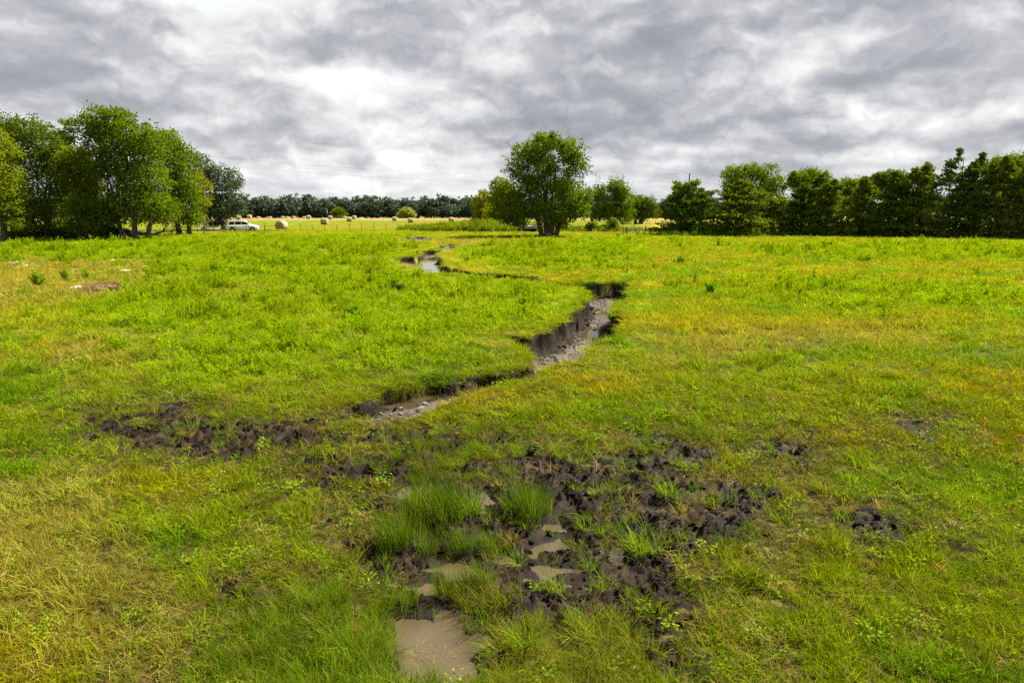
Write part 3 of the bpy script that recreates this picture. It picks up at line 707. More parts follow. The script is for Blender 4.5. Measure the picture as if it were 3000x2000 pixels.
    scatter('tall_grass_stems', 'tallgrass', np.stack([x, y, height(x, y)], 1), t, s, (.45 + .4 * r.random(n)) * np.interp(y, [6, 20], [.75, 1.1]), 'taller loose grass stems standing above the meadow', 'grass', .12, r)
    # green shoots through the mud
    x, y = spots(lambda q: np.full_like(q, 26), 5, 17, .75, r=r); m, ps, cs = cover(x, y); b = sm(.0, .5, fbm(x / .8, y / .8, 181, 3))
    k = (r.random(len(x)) < m * (.10 + .6 * b)) & (ps < -.05); x, y = x[k], y[k]; n = len(x)
    t = np.where(r.random((n, 1)) < .3, C(.24, .20, .03), C(.15, .25, .008)) * (.55 + .8 * r.random((n, 1))); s = .45 + .6 * r.random(n)
    scatter('mud_shoots', 'grass', np.stack([x, y, height(x, y)], 1), t, s, s * 1.1, 'sparse green shoots coming through the churned mud', 'grass', .15, r)
    # clods
    x, y = spots(lambda q: np.full_like(q, 260), 5, 17, .8, r=r); m, ps, cs = cover(x, y)
    k = (r.random(len(x)) < sm(.3, 1, m) * (.35 + .65 * sm(-.2, .4, fbm(x / .6, y / .6, 191, 3)))) & (ps < .0); x, y = x[k], y[k]; n = len(x)
    s = .007 + .05 * r.random(n) ** 5
    scatter('mud_clods', 'clod', np.stack([x, y, height(x, y) + s * .1], 1), np.ones((n, 3)), s, s * (.7 + .6 * r.random(n)), 'dark wet clods of trampled mud', 'mud', .5, r)
    # gravel of the stream bed
    x, y = spots(lambda q: np.full_like(q, 60), 14, 42, .35, r=r); cs = creek_sd(x, y); ps, lev = puddle_sd(x, y); k = (cs > .45) & (ps < .02); x, y = x[k], y[k]; n = len(x)
    s = .015 + .06 * r.random(n) ** 3
    scatter('creek_gravel', 'stone', np.stack([x, y, height(x, y)], 1), np.ones((n, 3)), s, s, 'pale gravel and dried mud crumbs on the creek bed', 'gravel', .4, r)
    # fallen crumbs along the foot of the banks
    x, y = spots(lambda q: np.full_like(q, 22), 14, 60, .35, r=r); cs = creek_sd(x, y); k = (cs > .18) & (cs < .5 + .3 * r.random(len(x))); x, y = x[k], y[k]; n = len(x)
    s = .015 + .09 * r.random(n) ** 4
    scatter('bank_crumbs', 'clod', np.stack([x, y, height(x, y) + s * .15], 1), np.ones((n, 3)), s, s * .9, 'dark crumbs of earth fallen along the creek banks', 'soil', .5, r)
    # turf hanging over the lips of the creek
    x, y = spots(lambda q: np.full_like(q, 55), 14, 60, .4, r=r); cs = creek_sd(x, y); k = (cs > -.22) & (cs < .07) & (y < 40); x, y = x[k], y[k]; n = len(x)
    s = np.clip(np.sqrt(y / 14), .9, 2.0) * (.6 + .5 * r.random(n))
    scatter('creek_lip_turf', 'grass', np.stack([x, y, np.maximum(height(x, y), -.05)], 1), meadow_tint(x, y, r) * .9, s, .45 + .4 * r.random(n), 'ragged turf hanging over the lips of the creek', 'grass', .55, r)
    # flowers on the right
    P = poly([(2700, 1180), (3200, 1150), (3200, 1420), (2850, 1330)]); x, y = spots(lambda q: np.full_like(q, 9), 8, 20, 1.0, r=r)
    k = (sdf(x, y, P, 2) > -.4 + .8 * r.random(len(x))) | (r.random(len(x)) < .012) & (x > 2); x, y = x[k], y[k]; n = len(x)
    scatter('orange_flowers', 'flower', np.stack([x, y, height(x, y)], 1), C(.62, .26, .01) * np.ones((n, 1)), np.full(n, 1.0), .7 + .5 * r.random(n), 'small orange daisy flowers scattered in the grass', 'flowers', .2, r)
plant_meadow()

# ------------------------------------------------------------------ trees
LEAF = {
    'dark':   foliage('leaf_dark_green', (0.046, 0.085, 0.006), (0.160, 0.235, 0.012), .42, 0),
    'mid':    foliage('leaf_mid_green', (0.064, 0.115, 0.006), (0.215, 0.300, 0.012), .45, 0),
    'light':  foliage('leaf_light_green', (0.110, 0.165, 0.008), (0.270, 0.325, 0.014), .48, 0),
    'yellow': foliage('leaf_yellow_green', (0.170, 0.210, 0.008), (0.34, 0.36, 0.014), .48, 0),
    'lime':   foliage('leaf_lime', (0.24, 0.30, 0.012), (0.38, 0.42, 0.02), .45),
    'blue':   foliage('leaf_blue_green', (0.034, 0.062, 0.022), (0.095, 0.140, 0.036)),
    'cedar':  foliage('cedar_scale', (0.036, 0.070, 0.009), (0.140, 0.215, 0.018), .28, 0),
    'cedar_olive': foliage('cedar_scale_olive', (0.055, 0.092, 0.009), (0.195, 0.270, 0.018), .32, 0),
    'wood':   foliage('far_leaf', (0.034, 0.070, 0.044), (0.080, 0.128, 0.062)),  # bluish haze of the distance is put into this leaf colour
}
def crown_mesh(name, lobes, n, leaf, r, mat, cluster=15, shell=.45, droop=.25, spike=0.0, fine_=.80, more=1.9):
    n = int(n * more)
    lobes = np.asarray(lobes, float); w = (lobes[:, 3] * lobes[:, 4] * lobes[:, 5]) ** .6; w /= w.sum()
    nc = max(8, n // cluster); li = r.choice(len(lobes), nc, p=w)
    d = r.normal(0, 1, (nc, 3)); d /= np.linalg.norm(d, axis=1, keepdims=True)
    rad = (shell + (1.04 - shell) * r.random(nc) ** .6) * (1 + .12 * r.normal(0, 1, nc))
    cc = lobes[li, :3] + d * rad[:, None] * lobes[li, 3:6]
    sig = np.clip(lobes[li, 3:6].mean(1) * .17, .18, .55)
    k = r.integers(max(3, cluster // 2), cluster * 3 // 2 + 1, nc); idx = np.repeat(np.arange(nc), k); m = len(idx)
    c = cc[idx] + r.normal(0, 1, (m, 3)) * sig[idx, None] * np.array([1, 1, .75])
    if spike: c[:, 2] += np.abs(r.normal(0, 1, m)) * spike * (c[:, 2] > lobes[:, 2].mean())
    c[:, 2] = np.maximum(c[:, 2], .15 + .3 * r.random(m))
    dd = d[idx] * .5 + r.normal(0, .7, (m, 3)) + np.array([0, 0, -droop])
    l = leaf * fine_ * (.7 + .6 * r.random(m)); V, F = leaves(c, dd, l, l * .68, r)
    cv = r.random(nc); var = np.clip(.72 * cv[idx] + .28 * r.random(m), 0, 1)
    return mesh_np(name, V, F, [mat], {'var': np.repeat(var, 4)})
def limb_path(a, b, r, n=4, sag=.12):
    a = np.asarray(a, float); b = np.asarray(b, float); L_ = np.linalg.norm(b - a); out = []
    for k in range(n + 1):
        t = k / n; p = a + (b - a) * t; p = p + r.normal(0, .035, 3) * L_ * math.sin(math.pi * t); p[2] += sag * L_ * math.sin(math.pi * t) * .5; out.append(p)
    return out
def trunk_mb(stems, lobes, r, rad, fork):
    """stems: list of (dx, lean x) at the base; limbs run to the lobes"""
    b = MB(); tops = []
    for dx, lean, q in stems:
        p0 = np.array([dx, r.normal(0, .1), -.15]); p1 = np.array([dx + lean, r.normal(0, .3), fork])
        pts = [p0, p0 + (p1 - p0) * .1 + [0, 0, .05], p0 + (p1 - p0) * .4 + r.normal(0, .06, 3), p1]
        b.tube(pts, [rad * q * 1.5, rad * q * 1.08, rad * q * .92, rad * q * .72], 8); tops.append((p1, rad * q * .7))
    for l in lobes:
        c = np.array(l[:3]); j = min(range(len(tops)), key=lambda i: np.linalg.norm(tops[i][0][:2] - c[:2]) + .3 * r.random())
        p, q = tops[j]
        path = limb_path(p - [0, 0, .25], c + r.normal(0, .25, 3) * np.array(l[3:6]), r)
        b.tube(path, list(np.linspace(q * .45, .02, len(path))), 5, False)
        for _ in range(3):
            e = c + r.normal(0, .55, 3) * np.array(l[3:6]); a0 = path[r.integers(2, len(path))]
            b.tube(limb_path(a0, e, r, 3), [.03, .025, .02, .01], 4, False)
    return b
def tree(name, label, base, lobes_px, kind, n=9000, leaf=.34, trunk=.28, stems=None, fork=None, group=None, seed=0, depth=.75, cat='tree', dead=0, spike=0.0, back=True, shell=.45):
    r = np.random.default_rng(1000 + seed); g = G(*base); s = ppm(g[1]); z0 = float(height(np.array([g[0]]), np.array([g[1]]))[0])
    lobes = []
    W = max(l[0] + l[2] for l in lobes_px) - min(l[0] - l[2] for l in lobes_px); W /= s
    for (px, py, rx, ry) in lobes_px:
        x = (px - base[0]) / s; z = (base[1] - py) / s; rx, ry = rx / s * .93, ry / s * .9; k = r.uniform(-.5, .1) * W * .35 * depth
        lobes.append((x, k, z, rx, max(rx, ry) * .9, ry))
        if back: lobes.append((x * .8 + r.normal(0, .3), k + W * .30 * depth, z - .06 * ry, rx * .9, rx, ry * .9))
    root = empty(name, (g[0], g[1], z0)); tag(root, label, cat, group)
    obj('crown', crown_mesh('crown', lobes, n, leaf, r, LEAF[kind], spike=spike, shell=shell), root)
    fk = fork if fork else max(.8, min(l[2] for l in lobes) * .9)
    stems = stems or [(0, 0, 1)]
    trunk_mb(stems, lobes, r, trunk, fk).build('trunk', M['bark'], root, smooth=True)
    return root, s, lobes, r

# left-hand wood
tree('shade_tree', 'light green tree at the left edge with a bare brown trunk', (10, 715), [(0, 420, 55, 45), (45, 450, 35, 40), (-40, 480, 50, 60), (20, 520, 60, 60), (50, 560, 35, 50), (5, 600, 60, 45), (70, 625, 22, 22), (60, 655, 28, 18), (-60, 600, 50, 60)], 'light', 9000, .34, .42, fork=2.6, seed=1)
tree('shade_tree', 'tall dark tree between the leftmost light tree and the big one', (120, 702), [(70, 385, 60, 35), (130, 395, 55, 40), (175, 430, 45, 45), (60, 450, 60, 55), (130, 480, 65, 60), (190, 500, 40, 60), (80, 560, 60, 60), (150, 580, 65, 60), (60, 635, 55, 45), (140, 645, 70, 45), (20, 400, 45, 45), (200, 460, 25, 30)], 'dark', 13000, .36, .4, [(-.6, -.5, 1), (.5, .6, .8)], seed=2)
tree('shade_tree', 'lighter green tree wedged between two dark trees, its foliage reaching the ground', (255, 703), [(245, 470, 45, 40), (285, 500, 40, 45), (230, 530, 45, 50), (275, 560, 45, 40), (215, 490, 25, 30)], 'light', 6500, .33, .24, seed=3)
tree('shade_tree', 'small pale green tree in front with low foliage above the grass', (270, 706), [(260, 600, 45, 28), (300, 615, 40, 30), (245, 640, 50, 35), (300, 655, 50, 32), (335, 635, 22, 25), (270, 670, 60, 20)], 'mid', 7000, .3, .16, [(-.4, -.6, 1), (.3, .5, .9)], seed=4, fork=1.0)
tree('shade_tree', 'tallest broad dark green tree of the left wood', (395, 706), [(345, 365, 45, 35), (385, 358, 40, 30), (295, 385, 40, 30), (420, 400, 45, 40), (330, 430, 55, 50), (400, 450, 60, 55), (470, 430, 50, 45), (300, 480, 50, 55), (370, 530, 65, 60), (450, 520, 60, 60), (420, 600, 65, 55), (350, 620, 55, 50), (265, 400, 30, 35), (480, 610, 50, 45)], 'mid', 17000, .36, .4, [(-1.2, -.8, .9), (0.1, .2, 1), (1.6, .9, .8)], seed=5, fork=2.4)
tree('shade_tree', 'dark tree with two stout bare trunks beside the fallen log', (537, 692), [(520, 420, 40, 40), (545, 470, 45, 50), (500, 490, 50, 55), (555, 540, 45, 50), (510, 570, 55, 50), (560, 600, 40, 45), (520, 630, 55, 30), (485, 440, 40, 40), (572, 640, 30, 22), (450, 630, 40, 28)], 'mid', 12000, .36, .46, [(-.35, -.5, 1), (.75, .35, .85)], seed=6, fork=2.3)
tree('shade_tree', 'yellow-green sapling crown in front of the blue-green tree by the car', (600, 688), [(590, 520, 24, 18), (610, 545, 20, 20), (575, 560, 26, 26), (600, 590, 24, 24), (578, 625, 24, 26)], 'yellow', 2600, .3, .12, seed=7)
tree('shade_tree', 'blue-green tree with drooping boughs beside the white car', (655, 676), [(610, 520, 35, 35), (650, 520, 30, 28), (690, 535, 28, 30), (640, 570, 45, 40), (700, 575, 28, 40), (660, 615, 50, 32), (610, 600, 35, 40), (710, 610, 20, 22), (630, 650, 36, 16), (600, 480, 20, 20)], 'blue', 9000, .38, .34, seed=8, spike=.5, fork=2.6)
tree('shade_tree', 'dark tree filling the gap behind the left wood', (205, 690), [(215, 420, 30, 30), (200, 480, 40, 50), (220, 560, 45, 50), (200, 630, 50, 40)], 'blue', 6000, .36, .3, seed=9)
for i, (px, py, w, h, k, lab) in enumerate([(60, 707, 45, 26, 'dark', 'dark understorey shrub at the foot of the leftmost trunk'), (140, 702, 55, 24, 'dark', 'dark understorey shrub under the tall dark tree'),
        (345, 703, 50, 20, 'blue', 'low shrub in deep shade beside the fallen log'), (205, 703, 45, 26, 'blue', 'low dark shrub under the wedged light tree')]):
    tree('shrub', lab, (px, py), [(px - w * .4, py - h * .7, w * .5, h * .7), (px + w * .4, py - h * .8, w * .5, h * .7), (px, py - h * 1.1, w * .5, h * .6)], k, 2600, .28, .06, group='shrubs under the left wood', seed=20 + i, fork=.4, cat='shrub')

# the lone tree and its neighbours
croot, cs_, clob, cr_ = tree('lone_tree', 'big spreading tree with several trunks alone at the meadow edge', (1605, 696),
    [(1578, 428, 36, 34), (1620, 424, 34, 28), (1535, 458, 40, 36), (1672, 446, 38, 38), (1508, 500, 32, 32), (1600, 488, 52, 46), (1692, 490, 28, 42), (1555, 545, 52, 42), (1652, 552, 55, 46), (1480, 585, 40, 42),
     (1530, 615, 50, 36), (1600, 618, 58, 36), (1688, 605, 42, 42), (1716, 575, 22, 38), (1462, 628, 24, 22), (1645, 650, 40, 20), (1500, 650, 30, 18)],
    'mid', 19000, .36, .40, [(-.75, -.9, .85), (-.1, -.3, 1.05), (.35, .25, 1), (.95, 1.2, .9)], fork=3.2, seed=30, shell=.3)
b = MB()      # dead limbs showing grey
for a0, a1 in (((-.6, -.6, 1.4), (-2.3, -1.4, 3.4)), ((-.9, -.7, 1.8), (-.2, -1.6, 4.2)), ((-1.2, -.8, 2.0), (-3.0, -1.3, 2.6)), ((-1.0, -.7, 1.6), (-2.6, -1.2, 1.2))):
    p = limb_path(a0, a1, cr_, 5, .3); b.tube(p, list(np.linspace(.09, .02, len(p))), 5)
    for _ in range(6):
        q = p[cr_.integers(2, 6)]; b.tube(limb_path(q, q + cr_.normal(0, .6, 3), cr_, 2), [.03, .02, .01], 4)
b.build('dead_limb', M['bark_grey'], croot)
for bx, bz, ex, ez in ((-4.2, 11.2, -6.0, 13.0), (-4.5, 10.2, -6.4, 10.9), (-4.6, 9.2, -6.2, 9.0), (4.6, 9.2, 6.4, 8.6), (4.5, 8.6, 6.8, 8.2), (4.4, 10, 6.0, 9.6), (-5.2, 7.2, -6.8, 7.6)):
    b = MB(); p = limb_path((bx, -.6, bz), (ex, -.9, ez), cr_, 4, .2); b.tube(p, list(np.linspace(.06, .015, len(p))), 4)
    for _ in range(8):
        q = p[cr_.integers(1, 5)]; b.tube([q, q + np.array([(ex - bx) * .25, 0, .3]) + cr_.normal(0, .35, 3)], [.025, .012], 4)
    b.build('bare_branch', M['bark_grey'], croot)
tree('willow', 'feathery yellow-green willow at the left of the lone tree', (1412, 662), [(1412, 580, 20, 24), (1400, 610, 22, 28), (1425, 620, 24, 32), (1410, 645, 30, 18), (1425, 575, 14, 18)], 'yellow', 3600, .42, .14, seed=31)
tree('hedge_tree', 'light green bushy tree close behind the lone tree, between it and the willow', (1478, 668), [(1465, 545, 28, 24), (1490, 570, 34, 34), (1450, 580, 24, 32), (1470, 620, 42, 36), (1510, 630, 34, 30), (1445, 640, 24, 22)], 'light', 6500, .42, .25, seed=32)
tree('hedge_tree', 'spiky topped grey-green tree right of the lone tree', (1795, 668), [(1760, 580, 28, 28), (1800, 560, 26, 20), (1825, 590, 26, 34), (1780, 615, 40, 34), (1830, 630, 28, 26), (1745, 620, 24, 34), (1815, 575, 20, 26)], 'mid', 6500, .44, .26, seed=33, spike=.9)
tree('hedge_tree', 'rounded dark tree with exposed trunk on the golden field', (1872, 656), [(1860, 590, 28, 22), (1890, 600, 32, 26), (1850, 615, 26, 24), (1905, 618, 28, 22), (1875, 625, 40, 20)], 'dark', 5000, .5, .5, [(-.7, -.6, .9), (.4, .5, 1)], seed=34, fork=2.2)
for i, (px, py, w, h, k, lab) in enumerate([(1735, 681, 20, 22, 'dark', 'small dark bush beside the pipe panel'), (1796, 682, 24, 30, 'mid', 'upright green bush between pipe panel and wooden gate'), (1768, 680, 20, 16, 'mid', 'low rounded bush among weeds right of the lone tree'),
        (1430, 676, 44, 24, 'light', 'broad leafy bush below the willow'), (1500, 680, 50, 26, 'mid', 'leafy bush left of the concrete culvert'), (1365, 672, 36, 18, 'light', 'weedy bush at the left end of the brush')]):
    tree('shrub', lab, (px, py), [(px - w * .35, py - h * .6, w * .5, h * .55), (px + w * .35, py - h * .65, w * .5, h * .6), (px, py - h * 1.0, w * .45, h * .5)], k, 1500, .26, .05, seed=40 + i, fork=.35, cat='shrub')

# cedars along the right
def cedar(label, base, top, width, seed, spikes=(0,), n=9000, lean=0, kind='cedar'):
    r = np.random.default_rng(2000 + seed); g = G(*base); s = ppm(g[1]); z0 = float(height(np.array([g[0]]), np.array([g[1]]))[0])
    Hh = (base[1] - top) / s; W = width / s * 1.02
    root = empty('cedar_tree', (g[0], g[1], z0)); tag(root, label, 'cedar', 'cedars along the right side of the meadow')
    V = []; A = []; b = MB()
    b.tube([(0, 0, -.15), (0, 0, Hh * .5), (0, 0, Hh * .93)], [.22, .14, .03], 7)
    C_, D_, L_, VA = [], [], [], []
    for si, sx in enumerate(spikes):
        hh = Hh * (1 if si == 0 else .86 + .1 * r.random()); ox = sx / s; oy = r.normal(0, .4) if si else 0
        nb = int(n / 19 / len(spikes)); t = r.random(nb) ** 1.5
        # most branches gather into swept boughs, the rest fill the inside
        nbo = 46; bt = (np.arange(nbo) + r.random(nbo)) / nbo; bt = bt ** 1.25; ba = r.random(nbo) * 2 * np.pi; bl = .85 + .45 * r.random(nbo)
        bi = r.integers(0, nbo, nb); inb = r.random(nb) < .68
        t = np.where(inb, np.clip(bt[bi] + r.normal(0, .012, nb), 0, 1), t); az = np.where(inb, ba[bi] + r.normal(0, .30, nb), r.random(nb) * 2 * np.pi)
        lob = np.where(inb, bl[bi] + .08 * r.normal(0, 1, nb), .62 + .18 * r.random(nb))
        Rm = W / 2 * np.clip((1 - t) ** .78 * 1.06, .05, 1) * np.clip(lob, .4, 1.45) * np.interp(t, [0, .08, .25], [.95, 1.05, 1.05])
        for j in range(nb):
            k = r.integers(18, 34); q = .15 + .85 * r.random(k) ** .75
            out = np.array([math.cos(az[j]), math.sin(az[j]), 0]); up = .12 + .55 * t[j] ** 2
            p = np.array([ox * min(1, t[j] * 1.6), oy, t[j] * hh]) + out * (q * Rm[j])[:, None] + np.array([0, 0, 1]) * (up * q * Rm[j] - .10 * (q * Rm[j]) ** 1.5 * (1 - t[j]))[:, None]
            wd = .10 + .16 * Rm[j] * (1 - q) + .05
            p = p + r.normal(0, 1, (k, 3)) * np.stack([wd, wd, wd * .45], 1)
            C_.append(p); D_.append(out * 1.0 + np.array([0, 0, .35 + .5 * t[j]]) + r.normal(0, .4, (k, 3))); L_.append(np.full(k, .36 + .18 * r.random()))
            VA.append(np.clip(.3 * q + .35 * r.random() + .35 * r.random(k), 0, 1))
            if j % 5 == 0 and Rm[j] > .5: b.tube([(ox * t[j], oy, t[j] * hh), tuple(p[int(np.argmax(q))])], [.035, .01], 4, False)
        # leader shoots
        k = 70; zz = r.random(k); p = np.stack([ox + r.normal(0, .10, k) * (1.3 - zz), oy + r.normal(0, .10, k), hh * (.90 + .13 * zz)], 1); C_.append(p); D_.append(np.array([0, 0, 1.0]) + r.normal(0, .6, (k, 3))); L_.append(np.full(k, .3)); VA.append(r.random(k))
    c = np.concatenate(C_); d = np.concatenate(D_); l = np.concatenate(L_); va = np.concatenate(VA); c[:, 2] = np.maximum(c[:, 2], .12)
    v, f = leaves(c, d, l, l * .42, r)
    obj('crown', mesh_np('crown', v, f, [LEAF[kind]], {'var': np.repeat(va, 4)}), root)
    b.build('trunk', M['bark'], root)
for i, a in enumerate([
        ('dark cedar at the left end of the right-hand row, by the gate', (2010, 691), 546, 185, (0, 40, -25), 10500),
        ('broad cedar second in the right-hand row', (2160, 692), 536, 200, (0, 30, -30), 12000),
        ('cedar third in the row, below a round-headed tree', (2345, 693), 545, 150, (0,), 9000),
        ('cedar mid-row with long swept boughs', (2430, 694), 535, 150, (0, -25), 9000),
        ('narrower cedar just right of the middle of the row', (2520, 695), 528, 140, (0,), 8000),
        ('shaggy cedar left of the tall pair of spires', (2605, 696), 512, 150, (0, 20), 9000),
        ('cedar leaning against the tall double-spired one', (2690, 697), 486, 160, (0, -28), 9500),
        ('tallest cedar of the row, with two bare-tipped spires', (2795, 698), 448, 170, (-14, 28, 55), 11000),
        ('cedar with a heavy rounded head near the right edge', (2915, 700), 470, 180, (0, 30, -30), 11000),
        ('last cedar, cut by the right edge', (3020, 701), 455, 180, (0, -30), 10000)]):
    cedar(a[0], a[1], a[2], a[3], i, a[4], a[5], kind=('cedar', 'cedar_olive', 'cedar', 'cedar_olive', 'cedar_olive')[i % 5])
for i, (lab, base, lob, kind, n) in enumerate([
        ('light green round-headed tree standing above the cedars', (2200, 672), [(2140, 515, 32, 26), (2185, 508, 36, 24), (2235, 515, 36, 30), (2265, 550, 28, 36), (2160, 560, 45, 40), (2225, 580, 50, 50), (2130, 545, 20, 18)], 'mid', 8000),
        ('tree with a domed crown behind the third and fourth cedars', (2370, 672), [(2365, 520, 32, 24), (2395, 530, 28, 26), (2330, 540, 34, 30), (2375, 570, 50, 40), (2310, 525, 20, 18)], 'mid', 6500),
        ('low tree crown seen between two cedars, right of mid-row', (2485, 672), [(2470, 545, 26, 22), (2500, 550, 30, 26), (2530, 545, 26, 24), (2490, 590, 45, 40)], 'mid', 5000),
        ('dark green tree rising behind the shaggy cedar', (2585, 674), [(2570, 528, 24, 22), (2600, 520, 26, 20), (2585, 560, 36, 36), (2630, 540, 24, 30)], 'dark', 5000),
        ('bright tree crown behind the last two cedars', (2940, 680), [(2900, 490, 34, 28), (2945, 480, 36, 26), (2985, 490, 30, 30), (2930, 530, 55, 45)], 'mid', 7000),
        ('thin leafy tree poking out beside the utility pole', (1992, 688), [(1985, 548, 16, 14), (2010, 556, 18, 14), (1975, 575, 14, 14), (2030, 545, 14, 16), (1968, 560, 8, 7)], 'mid', 1300),
        ('light green bush tucked between the second and third cedars', (2262, 691), [(2245, 600, 24, 20), (2270, 595, 22, 22), (2290, 610, 22, 26), (2255, 640, 36, 36), (2235, 625, 20, 24)], 'light', 4200)]):
    tree('hedge_tree', lab, base, lob, kind, n, .42, .22, seed=60 + i)

# distant wood beyond the crest
def distant_wood():
    r = np.random.default_rng(77); crowns = []; trunks = []
    for k in range(7):
        W = 5.6 + r.random() * 2.0; Hh = 11 + r.random() * 2.5; lobes = []
        for j in range(14):
            t = r.random() ** .8; a = r.random() * 6.28; q = W * .55 * math.sqrt(r.random()) * (1 - .35 * t)
            lobes.append((q * math.cos(a), q * math.sin(a), Hh * (.26 + .56 * t), W * (.42 - .12 * t), W * (.42 - .12 * t), Hh * .17))
        lobes.append((0, 0, Hh * .45, W * .75, W * .75, Hh * .35))
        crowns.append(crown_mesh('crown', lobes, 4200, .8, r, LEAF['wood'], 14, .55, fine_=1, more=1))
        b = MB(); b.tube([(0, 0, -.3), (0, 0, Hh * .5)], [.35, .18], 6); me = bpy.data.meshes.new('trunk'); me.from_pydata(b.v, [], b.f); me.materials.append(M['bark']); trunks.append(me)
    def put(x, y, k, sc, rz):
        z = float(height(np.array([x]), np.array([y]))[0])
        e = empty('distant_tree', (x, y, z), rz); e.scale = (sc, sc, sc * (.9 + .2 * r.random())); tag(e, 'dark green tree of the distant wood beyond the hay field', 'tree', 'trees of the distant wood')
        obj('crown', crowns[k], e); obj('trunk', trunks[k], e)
    px = 560
    while px < 2080:
        y = 418 + 10 * r.random(); put((px - 1500) / FPX * y, y, r.integers(7), .86 + .34 * r.random(), r.random() * 6.28); px += 15 + 9 * r.random()
    px = 540
    while px < 2080:
        y = 434 + 10 * r.random(); put((px - 1500) / FPX * y, y, r.integers(7), 1.0 + .32 * r.random(), r.random() * 6.28); px += 20 + 10 * r.random()
    for a, b_ in ((-60, 540), (2100, 3100)):
        px = a
        while px < b_: put((px - 1500) / FPX * 440, 440 + 8 * r.random(), r.integers(7), 1.0 + .3 * r.random(), r.random() * 6.28); px += 38
distant_wood()
def field_tree(label, px, base, lob, kind, d, seed, n):
    """free-standing trees on the hay field, before the wood, at distance d"""
    r = np.random.default_rng(seed); x = (px - 1500) / FPX * d; z0 = float(height(np.array([x]), np.array([d]))[0]); s = ppm(d)
    zb = CAM_H - (base - 605) / FPX * d
    root = empty('field_tree', (x, d, z0)); tag(root, label, 'tree'); L_ = [((a - px) / s, r.normal(0, .5), zb - z0 + (base - b_) / s, c / s, c / s, e / s) for a, b_, c, e in lob]
    obj('crown', crown_mesh('crown', L_, n, .6, r, LEAF[kind], 12, .5), root); trunk_mb([(0, 0, 1)], L_, r, .25, 1.2).build('trunk', M['bark'], root)
field_tree('lime green rounded tree standing alone before the distant wood', 1196, 642, [(1196, 620, 16, 11), (1180, 627, 11, 9), (1212, 628, 12, 9), (1188, 636, 13, 5), (1206, 636, 13, 5)], 'lime', 300, 91, 2600)
field_tree('dull green tree before the distant wood, left of the lime tree', 1003, 640, [(1003, 618, 15, 10), (990, 628, 11, 10), (1016, 629, 12, 9), (1003, 634, 20, 6)], 'mid', 330, 92, 2400)

# ------------------------------------------------------------------ hay bales
def bale_mesh(seed):
    r = np.random.default_rng(seed); n = 28; prof = [(-.72, .0), (-.76, .35), (-.75, .62), (-.70, .73), (-.35, .765), (0, .75), (.35, .765), (.70, .73), (.75, .62), (.76, .35), (.72, .0)]
    V = []; F = []
    for i, (x, q) in enumerate(prof):
        for k in range(n):
            t = 2 * math.pi * k / n; rr = q * (1 + .02 * r.normal()); V.append((x + .012 * r.normal(), rr * math.sin(t) * 1.02, max(rr * math.cos(t), -.715) + .71))
    for i in range(len(prof) - 1):
        for k in range(n): F.append((i * n + k, i * n + (k + 1) % n, (i + 1) * n + (k + 1) % n, (i + 1) * n + k))
    me = bpy.data.meshes.new('hay_bale'); me.from_pydata(V, [], F); me.update(); me.polygons.foreach_set('use_smooth', np.ones(len(F), bool)); me.materials.append(M['hay']); return me
BM = [bale_mesh(k) for k in range(3)]
def bale(px, d, label, rz=0.0, sc=1.0, group=None, k=0):
    x = (px - 1500) / FPX * (d * cp + CAM_H * sp); z = float(height(np.array([x]), np.array([d]))[0])
    o = obj('hay_bale', BM[k % 3], None, (x, d, z - .03), rz); o.scale = (sc * (.9 if d < 130 else .82),) * 3; tag(o, label, 'hay bale', group or 'round hay bales on the field')
bale(826, 124, 'round hay bale end-on beside the gravel track, near the white car', R(80), 1.28)
bale(731, 246, 'hay bale just right of the blue-green tree crown', R(-6), 1.15)
bale(700, 225, 'hay bale half hidden behind the blue-green tree', R(10), 1.1)
bale(668, 250, 'hay bale glimpsed through the boughs left of the half-hidden one', R(60), 1.05)
bale(904, 236, 'upright-looking hay bale, first large one left of the dull green tree', R(8), 1.05, k=1)
bale(968, 228, 'hay bale directly left of the dull green tree', R(4), 1.0, k=2)
bale(951, 166, 'hay bale sunk in tall weeds behind the wire fence', R(-4), 1.25)
bale(1023, 196, 'darker hay bale, nearest of the two touching in view below the dull green tree', R(15), 1.1, k=1)
bale(1038, 232, 'hay bale peeping out behind the darker one', R(-20), 1.0, k=2)
bale(1156, 206, 'hay bale to the left of the lime green tree', R(5), 1.0)
bale(1203, 182, 'hay bale below the lime green tree, to its right', R(10), 1.05, k=1)
bale(1322, 200, 'tilted pale hay bale at the right end of the field', R(28), 1.0, k=2)
for px, d in ((756, 345), (791, 340), (828, 330), (840, 348), (860, 325), (891, 335), (1009, 322)):
    bale(px, d, 'small far hay bale with only its top showing over the crest', R(rng.uniform(-8, 8)), 1.15, 'far hay bales at the crest', int(px))

